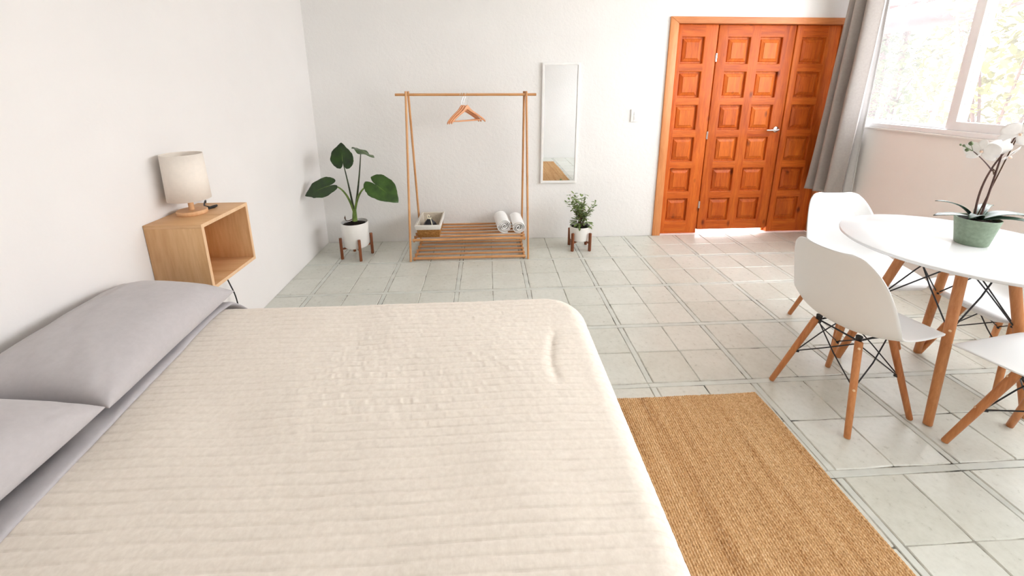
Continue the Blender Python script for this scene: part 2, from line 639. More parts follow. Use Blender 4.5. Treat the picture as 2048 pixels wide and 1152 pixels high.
def slab(name, x0, x1, y0, y1, mat, dz, bev, tilt=True):
    x0, x1, y0, y1 = max(x0, XL), min(x1, XR), max(y0, YF), min(y1, YB)
    if x1 - x0 < 0.012 or y1 - y0 < 0.012 or bed_covers(x0, x1, y0, y1):
        return
    sx, sy = round(x1 - x0, 3), round(y1 - y0, 3)
    k = (name, sx, sy, random.randint(0, 1))
    if k not in tile_cache:
        hx, hy = sx / 2, sy / 2
        mb = MB()
        j = lambda: random.uniform(-0.0022, 0.0022) if name == 'floor_tile' else random.uniform(-0.001, 0.001)
        xs = [(-hx + j(), -hy + j()), (j(), -hy + j()), (hx + j(), -hy + j()), (hx + j(), j()), (hx + j(), hy + j()), (j(), hy + j()), (-hx + j(), hy + j()), (-hx + j(), j())]
        mb.prism(xs, -0.02, 0.0)
        me_ = mb.mesh(name, mat, bevel=bev, segs=1)
        me_.shade_flat()
        tile_cache[k] = me_
    o = bpy.data.objects.new(name, tile_cache[k])
    COL.objects.link(o)
    o.parent = fl
    o.location = ((x0 + x1) / 2, (y0 + y1) / 2, dz + random.uniform(-0.0006, 0.0006))
    if tilt:
        o.rotation_euler = (random.gauss(0, 0.0016), random.gauss(0, 0.0016), random.gauss(0, 0.003))


for i in range(-6, 7):
    mx0 = SX0 + i * PX + SW / 2
    mx1 = SX0 + (i + 1) * PX - SW / 2
    xm = (mx0 + mx1) / 2
    for j in range(-5, 7):
        my0 = SY0 + j * PY + SW / 2
        my1 = SY0 + (j + 1) * PY - SW / 2
        ym = (my0 + my1) / 2
        g = JT / 2
        for (a0, a1) in ((mx0 + g, xm - g), (xm + g, mx1 - g)):
            for (b0, b1) in ((my0 + g, ym - g), (ym + g, my1 - g)):
                slab('floor_tile', a0, a1, b0, b1, m_tile, 0.0, 0.0035)
        slab('border_strip', mx0 - SW + g / 2, mx1 + g / 2, my0 - SW + g, my0 - g, m_strip, -0.0012, 0.002, False)
        slab('border_strip', mx0 - SW + g, mx0 - g, my0 + g, my1 - g, m_strip, -0.0012, 0.002, False)

# ---- walls
T = 0.16
wl = MB().box(XL - T, YF - T, -0.15, XL, YB + T, ZC).build('wall_left', m_wall_l)
tag(wl, 'smooth warm white plaster wall behind the bed head', kind='structure')
wf = MB().box(XL, YF - T, -0.15, XR + T, YF, ZC).build('wall_rear', m_wall_b)
tag(wf, 'white plaster wall seen only in the mirror', kind='structure')
DX0, DX1, DZ1 = 1.690, 3.225, 1.962
wb = cellwall([XL, DX0 - 0.002, DX1 + 0.002, XR + T], [-0.15, -0.003, DZ1 + 0.002, ZC], {(1, 1)}, lambda a, b, d: (a, d, b), YB, YB + T).build('wall_back', m_wall_b)
tag(wb, 'white stucco wall with rough texture around the orange door', kind='structure')
wr = cellwall([YF, WIN_Y0, WIN_Y1, YB], [-0.15, WIN_Z0, WIN_Z1, ZC], {(1, 1)}, lambda a, b, d: (d, a, b), XR + T, XR).build('wall_right', m_wall_r)
tag(wr, 'plain plaster wall below and around the big window', kind='structure')
ce = MB().box(XL - T, YF - T, ZC, XR + T, YB + T, ZC + 0.12).build('ceiling', m_ceil)
tag(ce, 'flat white ceiling', kind='structure')

# ---- door: frame, two narrow fixed leaves, one wide leaf
door = tag(empty('door_1', (0, 0, 0)), 'varnished orange pine door of square raised panels', kind='structure')
FY0, FY1 = 3.793, 3.93
fo = 0.075
fr = MB()
fr.prism([(DX0 - fo, 0.001), (DX0, 0.001), (DX0, DZ1), (DX0 - fo, DZ1 + 0.055)], -FY1, -FY0, Matrix.Rotation(math.radians(90), 4, 'X'))
fr.build('door_jamb', m_pine_f, door, bevel=0.003)
fr = MB()
fr.prism([(DX1, 0.001), (DX1 + 0.055, 0.001), (DX1 + 0.055, DZ1 + 0.055), (DX1, DZ1)], -FY1, -FY0, Matrix.Rotation(math.radians(90), 4, 'X'))
fr.build('door_jamb', m_pine_f, door, bevel=0.003)
fr = MB()
fr.prism([(DX0 - fo, DZ1 + 0.055), (DX0, DZ1), (DX1, DZ1), (DX1 + 0.055, DZ1 + 0.055)], -FY1, -FY0 + 0.001, Matrix.Rotation(math.radians(90), 4, 'X'))
m_pine_fx = wood('pine_frame_head', srgb(186, 104, 54), srgb(214, 136, 80), srgb(230, 160, 104), 'X', 0.42, 1.0, False)
fr.build('door_head', m_pine_fx, door, bevel=0.003)


def door_leaf(x0, x1, z0, z1, cols, y0, label):
    """stiles and rails in one mesh with openings; raised panels sit in them. cols: (start, end) of each panel column"""
    top, pitch, op = 0.105, 0.2985, 0.228
    xs = [x0]
    for a, b in cols:
        xs += [x0 + a, x0 + b]
    xs.append(x1)
    rows = [(z1 - top - k * pitch - op, z1 - top - k * pitch) for k in range(6)][::-1]
    zs = [z0]
    for a, b in rows:
        zs += [a, b]
    zs.append(z1)
    holes = {(1 + 2 * i, 1 + 2 * k) for i in range(len(cols)) for k in range(6)}
    mb = cellwall(xs, zs, holes, lambda a, b, d: (a, d, b), y0, y0 + 0.042)
    mb.m = []
    for f in mb.f:
        c = np.mean([mb.v[i] for i in f], axis=0)
        inside = any(x0 + a < c[0] < x0 + b for a, b in cols)
        mb.m.append(1 if inside else 0)
    leaf = mb.build('door_leaf', [m_pine_v, m_pine_h], door, bevel=0.007, segs=3)
    leaf['label'] = label
    for a, b in cols:
        for (r0, r1) in rows:
            w, h = (b - a) / 2 + 0.004, (r1 - r0) / 2 + 0.004
            P = MB()
            rings = [(0, 0.024), (0.020, 0.024), (0.024, 0.017), (0.046, 0.008), (0.050, 0.004)]
            vs = []
            for ins, dy in rings:
                vs += [(-w + ins, dy, -h + ins), (w - ins, dy, -h + ins), (w - ins, dy, h - ins), (-w + ins, dy, h - ins)]
            fs = []
            for k in range(len(rings) - 1):
                for q in range(4):
                    fs.append((k * 4 + q, k * 4 + (q + 1) % 4, k * 4 + 4 + (q + 1) % 4, k * 4 + 4 + q))
            n = len(vs)
            fs.append((n - 4, n - 3, n - 2, n - 1))
            vs += [(-w, 0.032, -h), (w, 0.032, -h), (w, 0.032, h), (-w, 0.032, h)]
            fs += [(q, n + q, n + (q + 1) % 4, (q + 1) % 4) for q in range(4)] + [(n + 3, n + 2, n + 1, n)]
            P.add(vs, fs)
            p = P.build('panel', m_pine_v, leaf)
            p.location = (x0 + (a + b) / 2, y0, (r0 + r1) / 2)
    return leaf


DY = 3.838
leaf_l = door_leaf(1.694, 2.074, 0.004, 1.9605, [(0.055, 0.262)], DY, 'narrow left leaf with one column of panels')
leaf_m = door_leaf(2.080, 2.796, 0.040, 1.9595, [(0.092, 0.302), (0.394, 0.602)], DY, 'wide middle leaf with two columns of panels')
leaf_r = door_leaf(2.804, 3.222, 0.004, 1.9605, [(0.062, 0.288)], DY, 'narrow right leaf with one column of panels')
for z in (0.30, 0.98, 1.68):
    h = MB().tube([(2.077, DY - 0.004, z - 0.036), (2.077, DY - 0.004, z + 0.036)], 0.0055, 10)
    h.box(2.070, DY - 0.002, z - 0.034, 2.086, DY + 0.0005, z + 0.034)
    h.build('hinge', m_chrome, leaf_m, smooth=True)['label'] = 'small chrome hinge'
for (a_, b_) in ((1.6925, 1.712), (2.060, 2.094), (2.782, 2.822), (3.206, 3.2235)):  # unseen strips added behind the leaf gaps to block daylight slits
    MB().box(a_, DY + 0.0425, 0.002, b_, DY + 0.060, DZ1 - 0.002).build('gap_light_block', m_pine_v, door)
MB().box(1.7125, DY + 0.0425, DZ1 - 0.02, 3.2055, DY + 0.058, DZ1 - 0.001).build('gap_light_block', m_pine_h, door)  # added strip behind the head gap, also blocks daylight
hx, hz = 2.740, 1.03
hd = MB().lathe([(0, 0), (0.027, 0), (0.027, 0.008), (0.020, 0.012), (0.011, 0.013), (0.011, 0.045), (0, 0.045)], 24)
hd.xform(Matrix.Translation((hx, DY, hz)) @ Matrix.Rotation(math.radians(90), 4, 'X'))
hd.tube([(hx + 0.004, DY - 0.045, hz), (hx - 0.03, DY - 0.049, hz), (hx - 0.075, DY - 0.047, hz - 0.002), (hx - 0.108, DY - 0.036, hz - 0.003)], [0.010, 0.010, 0.009, 0.008], 12)
hd.build('handle', m_chrome, leaf_m, smooth=True)['label'] = 'chrome lever handle'

# ---- window: white sliding frame, panes
win = tag(empty('window_1', (XR, (WIN_Y0 + WIN_Y1) / 2, WIN_Z0)), 'wide white sliding window on the right wall', kind='structure')


def wpart(mb, name, mat, bev=0.004, **k):
    o = mb.build(name, mat, win, bevel=bev, **k)
    o.matrix_parent_inverse = win.matrix_world.inverted() if False else Matrix.Translation(-win.location)
    return o


fx0, fx1 = XR - 0.006, XR + 0.085
wpart(MB().box(fx0, WIN_Y0, WIN_Z0 - 0.0, fx1, WIN_Y1, WIN_Z0 + 0.035), 'window_frame_bottom', m_window_paint)
wpart(MB().box(fx0, WIN_Y0, WIN_Z1 - 0.05, fx1, WIN_Y1, WIN_Z1), 'window_frame_top', m_window_paint)
wpart(MB().box(fx0 + 0.001, WIN_Y0, WIN_Z0 + 0.035, fx1, WIN_Y0 + 0.05, WIN_Z1 - 0.05), 'window_frame_side', m_window_paint)
wpart(MB().box(fx0 + 0.001, WIN_Y1 - 0.05, WIN_Z0 + 0.035, fx1, WIN_Y1, WIN_Z1 - 0.05), 'window_frame_side', m_window_paint)
wpart(MB().box(XR - 0.022, WIN_Y0 - 0.04, WIN_Z0 - 0.016, XR + 0.02, WIN_Y1 + 0.04, WIN_Z0 - 0.001), 'window_sill', m_white_paint, 0.004)


def sash(y0, y1, x0, rail_b, stile, mat):
    z0, z1 = WIN_Z0 + 0.036, WIN_Z1 - 0.051
    d = 0.030
    ys = [y0, y0 + stile, y1 - stile, y1]
    zs = [z0, z0 + rail_b, z1 - 0.045, z1]
    s = wpart(cellwall(ys, zs, {(1, 1)}, lambda a, b, q: (q, a, b), x0 + d, x0), 'sash', m_window_paint, 0.003)
    g = MB().box(x0 + 0.012, y0 + stile - 0.004, z0 + rail_b - 0.004, x0 + 0.016, y1 - stile + 0.004, z1 - 0.041).build('pane', mat, s)
    return s


MU = 2.803
sash(MU - 0.03, WIN_Y1 - 0.052, XR + 0.046, 0.024, 0.058, m_pane_screen)
sash(MU - 0.75, MU + 0.048, XR + 0.012, 0.060, 0.062, m_pane)
sash(MU - 1.50, MU - 0.69, XR + 0.046, 0.024, 0.058, m_pane)
sash(MU - 2.25, MU - 1.44, XR + 0.012, 0.060, 0.062, m_pane)
sash(MU - 2.95, MU - 2.19, XR + 0.046, 0.024, 0.058, m_pane)
sash(WIN_Y0 + 0.052, MU - 2.89, XR + 0.012, 0.060, 0.062, m_pane)

# ================================================================== THINGS
# ---- curtain
cu = tag(empty('curtain', (3.14, 3.55, 0.47)), 'heavy grey linen curtain hanging in folds between door and window', 'curtain')


def place(o, parent):
    """keep world coordinates of a mesh built in the world when its parent is a moved Empty"""
    o.matrix_parent_inverse = Matrix.Translation(-Vector(parent.location))
    return o


def curtain_sheet(ys_top, ys_bot, x_top, x_bot, z0, z1, folds, amp_t, amp_b, phase, nt=160, nz=70, seed=1):
    t = np.linspace(0, 1, nt)[:, None]
    h = np.linspace(0, 1, nz)[None, :]          # 0 bottom, 1 top
    yb = ys_bot[0] + (ys_bot[1] - ys_bot[0]) * t
    yt = ys_top[0] + (ys_top[1] - ys_top[0]) * t
    k = h ** 0.75
    y = yb * (1 - k) + yt * k
    amp = amp_b * (1 - k) + amp_t * k
    ph = 2 * np.pi * folds * t + phase + 0.35 * np.sin(3 * h + 5 * t) + 0.5 * np.sin(2 * np.pi * t * 1.3)
    x = (x_bot * (1 - k) + x_top * k) + amp * np.sin(ph) + 0.35 * amp * np.sin(2 * ph + 1.1) + 0.006 * vnoise(t * 7, h * 5, seed)
    y = y + 0.35 * amp * np.cos(ph)
    z = z0 + (z1 - z0) * h + 0 * t
    return np.stack([x + 0 * h, y + 0 * h, z], -1)


P = curtain_sheet((3.385, 3.625), (3.440, 3.738), 3.140, 3.130, 0.475, 2.47, 2.7, 0.050, 0.055, 0.3)
o = place(npmesh('fabric_panel', P, m_curtain, cu), cu)
md = o.modifiers.new('thick', 'SOLIDIFY'); md.thickness = 0.003
P = curtain_sheet((3.46, 3.66), (3.43, 3.70), 3.255, 3.238, 0.49, 2.47, 2.2, 0.018, 0.022, 1.1, 90, 50, 4)
o = place(npmesh('lining', P, m_lining, cu), cu)
o['label'] = 'white lining peeking out behind the grey fabric'
md = o.modifiers.new('thick', 'SOLIDIFY'); md.thickness = 0.002
place(MB().tube([(3.20, 0.3, 2.475), (3.20, 3.78, 2.475)], 0.012, 12).build('curtain_rod', m_black_metal, cu, smooth=True), cu)
place(MB().box(3.19, 3.70, 2.465, XR, 3.72, 2.485).build('rod_bracket', m_black_metal, cu, bevel=0.002), cu)

# ---- bed (mattress on a base, both under the quilt)
BX0, BX1, BY0, BY1, BZ = XL + 0.012, 0.375, 0.36, 1.690, 0.500
bed = tag(empty('bed', ((BX0 + BX1) / 2, (BY0 + BY1) / 2, 0)), 'low double bed with its head against the left wall', 'bed')
place(MB().box(BX0 + 0.02, BY0 + 0.03, 0.0, BX1 - 0.03, BY1 - 0.03, 0.27).build('base', m_mattress, bed, bevel=0.01), bed)
place(MB().box(BX0, BY0, 0.271, BX1, BY1, BZ).build('mattress', m_mattress, bed, bevel=0.05, segs=5), bed)


# ---- quilt: one cloth laid over the bed, stitched in channels
def quilt():
    x_start = -1.22
    R = 0.075                               # how round the cloth bends over the mattress edge
    cx1, cy0, cy1 = 0.405 - R, 0.325 + R, 1.722 - R
    zt = 0.520
    drop = 0.33
    arc = R * math.pi / 2
    a = np.arange(x_start, cx1 + arc + drop, 0.0038)
    b = np.arange(cy0 - arc - drop, cy1 + arc + drop, 0.0028)
    A, B = np.meshgrid(a, b, indexing='ij')
    # rounded plan: the core has rounded corners so the cloth folds around the corner softly
    RC = 0.10
    qx = np.maximum(A - (cx1 - RC), 0)
    qy = np.maximum(np.maximum((cy0 + RC) - B, B - (cy1 - RC)), 0)
    sy = np.where(B > (cy0 + cy1) / 2, 1.0, -1.0)
    dist = np.hypot(qx, qy)
    nx = np.where(dist > 1e-9, qx / np.maximum(dist, 1e-9), 0)
    ny = np.where(dist > 1e-9, qy / np.maximum(dist, 1e-9), 0) * sy
    d = np.minimum(np.maximum(dist - RC, 0), arc + drop)
    baseX = A - nx * np.maximum(dist - RC, 0)
    baseY = B - ny * np.maximum(dist - RC, 0)
    th = np.clip(d / R, 0, math.pi / 2)
    hang = np.maximum(d - arc, 0)
    out = R * np.sin(th)
    down = R * (1 - np.cos(th)) + hang
    flare = hang * 0.10 * (1 + 0.6 * vnoise(A * 5, B * 5, 3))
    X = baseX + nx * (out + flare)
    Y = baseY + ny * (out + flare)
    Z = zt - down
    # channels along x, slightly wavering
    pitch = 0.0305
    wob = 0.007 * vnoise(A * 2.6, B * 2.6, 5) + 0.0016 * vnoise(A * 14, B * 8, 6)
    ph = ((B + wob) / pitch) % 1.0
    k = np.abs(ph - 0.5) * 2                 # 1 on the seam
    puff = 0.0019 * (1 - k ** 4) + 0.0022 * (1 - k ** 18)
    # small puckers across the channels, stronger in places
    patch = np.clip(0.62 + 0.6 * vnoise(A * 2.3 + 3, B * 2.6, 8), 0.15, 1.1)
    row = np.floor((B + wob) / pitch)
    puck = vnoise(A * 105 + row * 7.7 + B * 25, B * 14, 9) * 0.75 + vnoise(A * 48 + row * 3.1 + B * 20, B * 10, 10) * 0.8
    puff = puff + 0.00125 * patch * puck * (1 - k ** 4)
    big = 0.0065 * vnoise(A * 2.2, B * 2.4, 12) + 0.004 * vnoise(A * 5.5 + B * 2, B * 5.0, 13)
    crease = np.exp(-((A - 0.24 - 0.03 * np.sin(B * 9)) / 0.016) ** 2) * sstep(1.10, 1.2, B) * (1 - sstep(1.36, 1.46, B))
    top = 1 - np.clip(d / arc, 0, 1)
    dz = puff + (big - 0.006 * crease) * top
    nzv = np.cos(th)
    X = X + nx * np.sin(th) * puff
    Y = Y + ny * np.sin(th) * puff
    Z = Z + dz * np.maximum(nzv, 0) + 0.001
    Z = np.maximum(Z, 0.012)
    return np.stack([X, Y, Z], -1)


q = npmesh('quilt', quilt(), m_quilt)
tag(q, 'cream channel-stitched quilt spread over the bed', 'quilt')


# ---- grey sheet folded back over the head end of the quilt
def sheet():
    y = np.linspace(0.345, 1.765, 220)[:, None]
    ynodes = np.array([0.30, 0.70, 0.99, 1.35, 1.62, 1.70, 1.78])
    xnodes = np.array([-0.965, -1.012, -1.045, -1.088, -1.118, -1.108, -1.075])
    edge = np.interp(y, ynodes, xnodes) + 0.003 * vnoise(y * 6, y * 0, 2) + 0.001 * vnoise(y * 25, y * 0, 3)
    s = np.linspace(0, 1, 46)[None, :]
    # cross-section in x: flat from the wall, a soft raised roll at the edge, then tucked under
    back = XL + 0.03
    body = s <= 0.72
    u = np.clip(s / 0.72, 0, 1)
    X = back + (edge - 0.020 - back) * u
    Z = 0.5355 + 0.010 * sstep(0.72, 0.97, u) + 0 * y
    Z = Z - 0.005 * np.exp(-((u - 0.80) / 0.10) ** 2)
    Z = Z + 0.002 * vnoise(y * 10, u * 5, 7) * sstep(0.3, 0.8, u)
    an = np.clip((s - 0.72) / 0.20, 0, 1) * math.pi
    X2 = edge - 0.020 + 0.020 * np.sin(an) - 0.0 * an
    Z2 = 0.5455 - 0.0095 * (1 - np.cos(an))
    X3 = edge - 0.020 - 0.10 * np.clip((s - 0.92) / 0.08, 0, 1)
    X = np.where(body, X, np.where(s <= 0.92, X2, X3))
    Z = np.where(body, Z, Z2)
    # hangs over the far and near sides of the mattress
    over = np.maximum(y - 1.69, 0) + np.maximum(0.41 - y, 0)
    Z = Z - 3.2 * over ** 1.45 + 0 * s
    return np.stack([X + 0 * y, y + 0 * s, Z], -1)


o = npmesh('bed_sheet', sheet(), m_sheet)
md = o.modifiers.new('thick', 'SOLIDIFY'); md.thickness = 0.003; md.offset = 1
tag(o, 'grey bed sheet folded back along the pillows', 'sheet')


# ---- pillows
def pillow(name, cx, cy, cz, lx, ly, tk, rx, ry, rz, seed, label):
    n1, n2 = 90, 120
    u = np.sin(np.linspace(-1, 1, n1) * math.pi / 2)[:, None]
    v = np.sin(np.linspace(-1, 1, n2) * math.pi / 2)[None, :]
    prof = np.clip((1 - np.abs(u) ** 2.4) * (1 - np.abs(v) ** 3.2), 0, 1) ** 0.46
    pin = 1 - 0.07 * (1 - v ** 2) * np.abs(u) ** 3
    pin2 = 1 - 0.07 * (1 - u ** 2) * np.abs(v) ** 3
    X = u * lx / 2 * pin
    Y = v * ly / 2 * pin2
    corner = sstep(0.45, 1.0, np.abs(u)) * sstep(0.45, 1.0, np.abs(v))
    edge = np.maximum(np.abs(u) ** 6, np.abs(v) ** 6)
    wr = 0.011 * vnoise(u * 9 + v * 4, v * 9 - u * 4, seed) * corner + 0.0035 * vnoise(u * 5, v * 6, seed + 3) * (1 - edge)
    wr = wr + 0.004 * np.sin(22 * (v * np.sign(u) - u * np.sign(v))) * corner * (1 - edge)
    Zt = prof * tk * 0.62 + wr * (1 - edge)
    Zb = -prof * tk * 0.38
    M = Matrix.Translation((cx, cy, cz)) @ Euler((rx, ry, rz)).to_matrix().to_4x4()
    R = np.array(M)[:3, :3]
    tr = np.array(M)[:3, 3]
    top = np.stack([X, Y, Zt], -1) @ R.T + tr
    bot = np.stack([X, Y, Zb - 0.001], -1) @ R.T + tr
    mb = MB()
    mb.grid(top)
    nb = len(mb.v)
    fs = []
    mb.add(bot.reshape(-1, 3), [])
    for i in range(n1 - 1):
        for j in range(n2 - 1):
            a = nb + i * n2 + j
            fs.append((a, a + 1, a + n2 + 1, a + n2))
    rim = [(i, 0) for i in range(n1)] + [(n1 - 1, j) for j in range(1, n2)] + [(i, n2 - 1) for i in range(n1 - 2, -1, -1)] + [(0, j) for j in range(n2 - 2, 0, -1)]
    for k in range(len(rim)):
        (a, b), (c, d) = rim[k], rim[(k + 1) % len(rim)]
        fs.append((a * n2 + b, nb + a * n2 + b, nb + c * n2 + d, c * n2 + d))
    mb.f += fs
    mb.m += [0] * len(fs)
    o = mb.build(name, m_pillow, None, smooth=True, angle=80)
    tag(o, label, 'pillow', 'grey pillows at the bed head')
    return o


pillow('pillow', -1.285, 1.360, 0.606, 0.42, 0.68, 0.170, 0.0, math.radians(6), math.radians(4), 21, 'grey pillow at the far side of the bed, nearest the wooden wall box')
pillow('pillow', -1.262, 0.664, 0.616, 0.44, 0.70, 0.185, math.radians(2), math.radians(5), math.radians(-1), 45, 'grey pillow nearest the camera, its corner lapping over the other pillow')

# ---- wall box beside the bed
NX0, NX1, NY0, NY1, NZ0, NZ1 = XL + 0.002, -1.262, 1.825, 2.190, 0.534, 0.851
tb = 0.017
ns = tag(empty('wall_shelf', (NX0, (NY0 + NY1) / 2, NZ0)), 'open oak box shelf fixed to the wall beside the bed', 'shelf')


def npart(mb, name, mat, bev=0.0012):
    return place(mb.build(name, mat, ns, bevel=bev), ns)


npart(MB().box(NX0, NY0, NZ1 - tb, NX1, NY1, NZ1), 'top_board', m_oak_x)
npart(MB().box(NX0, NY0, NZ0, NX1, NY1, NZ0 + tb), 'bottom_board', m_oak_x)
npart(MB().box(NX0, NY0 + 0.0003, NZ0 + tb, NX1, NY0 + tb, NZ1 - tb), 'side_board', m_oak_z)
npart(MB().box(NX0, NY1 - tb, NZ0 + tb, NX1, NY1 - 0.0003, NZ1 - tb), 'side_board', m_oak_z)
npart(MB().box(NX0, NY0 + tb, NZ0 + tb, NX0 + 0.012, NY1 - tb, NZ1 - tb), 'back_board', m_oak_z)
ed = cellwall([NY0, NY0 + tb, NY1 - tb, NY1], [NZ0, NZ0 + tb, NZ1 - tb, NZ1], {(1, 1)}, lambda a, b, d: (d, a, b), NX1 + 0.0015, NX1)
npart(ed, 'front_edge', m_oak_e, 0.0004)['label'] = 'pale edge banding'

# ---- table lamp on it
LX, LY = -1.412, 2.005
lamp = tag(empty('table_lamp', (LX, LY, NZ1)), 'small table lamp with cream drum shade and round wooden foot', 'lamp')
MB().lathe([(0, 0), (0.060, 0), (0.0625, 0.003), (0.0625, 0.016), (0.060, 0.019), (0, 0.019)], 48).build('base', m_lampwood, lamp, smooth=True)
MB().tube([(0, 0, 0.019), (0, 0, 0.10)], 0.0115, 20).build('stem', m_lampwood, lamp, smooth=True)
MB().lathe([(0, 0.10), (0.014, 0.10), (0.014, 0.145), (0.022, 0.155), (0.026, 0.175), (0.018, 0.197), (0, 0.203)], 20).build('bulb', m_pot_white, lamp, smooth=True)
sh = MB().lathe([(0.0855, 0.072), (0.0815, 0.286)], 64).build('shade', m_linen_shade, lamp, smooth=True, solid=0.0022)
rg = MB()
rg.lathe([(0.0803, 0.2835), (0.0826, 0.2835), (0.0826, 0.2875), (0.0803, 0.2875), (0.0803, 0.2835)], 64)
rg.build('rim', m_linen_shade, sh, smooth=True)
rg = MB()
for a in (0.3, 0.3 + 2 * math.pi / 3, 0.3 + 4 * math.pi / 3):
    rg.tube([(0.012 * math.cos(a), 0.012 * math.sin(a), 0.112), (0.084 * math.cos(a), 0.084 * math.sin(a), 0.090)], 0.0012, 6)
rg.lathe([(0.012, 0.109), (0.020, 0.109), (0.020, 0.115), (0.012, 0.115), (0.012, 0.109)], 16)
rg.build('shade_carrier', m_chrome, sh, smooth=True)
pts = [(0.030, 0.050, 0.004), (0.040, 0.066, 0.004), (0.026, 0.090, 0.004), (-0.02, 0.12, 0.004), (-0.070, 0.21, 0.003), (-0.082, 0.2, -0.10), (-0.082, 0.2, -0.30), (-0.07, 0.235, -0.40), (-0.06, 0.262, -0.50), (-0.055, 0.29, -0.62), (-0.06, 0.31, -0.845)]
sp = [Vector(p) for p in pts]
fine = []
for i in range(len(sp) - 1):
    p0, p1, p2, p3 = sp[max(i - 1, 0)], sp[i], sp[i + 1], sp[min(i + 2, len(sp) - 1)]
    for k in range(6):
        t = k / 6
        fine.append(0.5 * ((2 * p1) + (p2 - p0) * t + (2 * p0 - 5 * p1 + 4 * p2 - p3) * t * t + (3 * p1 - p0 - 3 * p2 + p3) * t ** 3))
fine.append(sp[-1])
MB().tube(fine, 0.0034, 8).build('cord', m_black_rubber, lamp, smooth=True)['label'] = 'black power cord'
MB().tube([(0.036, 0.062, 0.007), (0.046, 0.084, 0.007), (0.048, 0.108, 0.007)], [0.005, 0.0075, 0.005], 10).build('cord_switch', m_black_rubber, lamp, smooth=True)


# ---- plants
def heart_leaf(name, base, tip_dir, normal, L, wide, parent, mat, fold=0.12, wave=0.02, cup=0.0, seed=0):
    """arrow-shaped leaf; base = where the stalk meets it"""
    phi = np.linspace(-math.pi, math.pi, 81)
    a = np.abs(phi)
    kp = np.array([0, 0.25, 0.6, 1.0, 1.5, 2.0, 2.5, 2.85, 3.05, math.pi])
    kr = np.array([1.0, 0.83, 0.70, 0.61, 0.54, 0.50, 0.50, 0.47, 0.25, 0.07])
    r = np.interp(a, kp, kr) * (1 + 0.03 * vnoise(phi * 6, phi * 0 + seed, 3))
    rings = np.array([0.0, 0.25, 0.5, 0.75, 0.92, 1.0])
    uu = rings[:, None] * (r * np.cos(phi))[None, :] * L
    vv = rings[:, None] * (r * np.sin(phi))[None, :] * L * wide
    ww = fold * np.abs(vv) + wave * L * np.sin(uu / L * 9 + seed) * (np.abs(vv) / (L * 0.4)) - cup * uu ** 2 / L
    d = Vector(tip_dir).normalized()
    n = Vector(normal)
    n = (n - d * n.dot(d)).normalized()
    s = n.cross(d)
    P = np.array(base)[None, None, :] + uu[..., None] * np.array(d) + vv[..., None] * np.array(s) + ww[..., None] * np.array(n)
    mb = MB().grid(P)
    o = mb.build(name, mat, parent, smooth=True, angle=180, solid=0.0016)
    rib = MB()
    rp = []
    for t in np.linspace(0, 0.95, 12):
        u = t * L
        rp.append(tuple(np.array(base) + np.array(d) * u + np.array(n) * (-cup * u * u / L - 0.0012)))
    rib.tube(rp, [0.0034 * (1 - 0.8 * i / 11) for i in range(12)], 6)
    rib.build('midrib', m_petiole, o, smooth=True)
    return o


def bez(p0, p1, p2, n=14):
    p0, p1, p2 = Vector(p0), Vector(p1), Vector(p2)
    return [p0 * (1 - t) ** 2 + p1 * 2 * t * (1 - t) + p2 * t * t for t in [i / (n - 1) for i in range(n)]]


def stand(name, loc, rz, r, leg_h, bar_z, label):
    """four upright legs joined by crossed bars that carry a pot"""
    st = tag(empty(name, loc, rz), label, 'plant stand', 'wooden plant stands')
    for k in range(4):
        a = k * math.pi / 2
        M = Matrix.Rotation(a, 4, 'Z')
        mb = MB().box(r - 0.011, -0.0105, 0, r + 0.011, 0.0105, leg_h)
        mb.xform(M)
        mb.build('leg', m_walnut, st, bevel=0.002)
    for k in range(2):
        w = 0.0095 if k == 0 else 0.0093
        mb = MB().box(-r + 0.0105, -w, bar_z - 0.012 - 0.0002 * k, r - 0.0105, w, bar_z - 0.0002 * k)
        mb.xform(Matrix.Rotation(k * math.pi / 2, 4, 'Z'))
        mb.build('cross_bar', m_walnut, st, bevel=0.0015)
    return st


P1 = Vector((-1.135, 3.462, 0))
stand('plant_stand', P1, math.radians(-62), 0.126, 0.190, 0.098, 'walnut stand under the white pot of the big leafed plant')
pl = tag(empty('potted_plant', P1 + Vector((0, 0, 0.0985))), 'tall elephant ear plant with four dark leaves in white pot', 'plant')
PH = 0.218
MB().lathe([(0, 0), (0.092, 0), (0.103, 0.012), (0.1125, PH - 0.004), (0.1125, PH), (0.1075, PH), (0.1055, PH - 0.03), (0, PH - 0.03)], 56).build('pot', m_pot_white, pl, smooth=True)
sl = MB().lathe([(0.1054, PH - 0.029), (0.085, PH - 0.020), (0.05, PH - 0.008), (0.025, PH + 0.006), (0, PH + 0.012)], 32)
sl.build('soil', m_soil, pl, smooth=True)
zb = 0.0985 + PH


def PP(x, y, z):            # world -> plant local
    return Vector((x, y, z)) - Vector(pl.location)


MB().tube([PP(-1.130, 3.460, zb), PP(-1.128, 3.460, zb + 0.05), PP(-1.124, 3.459, zb + 0.10)], [0.022, 0.019, 0.015], 14).build('stem', m_petiole, pl, smooth=True)
root = PP(-1.126, 3.459, zb + 0.07)


def stalk(p1, p2, r0, mat, par):
    pts = bez(root, p1, p2, 16)
    n = len(pts)
    o = MB().tube(pts, [r0 * (1 - 0.68 * i / (n - 1)) for i in range(n)], 10).build('stalk', mat, par, smooth=True)
    return o


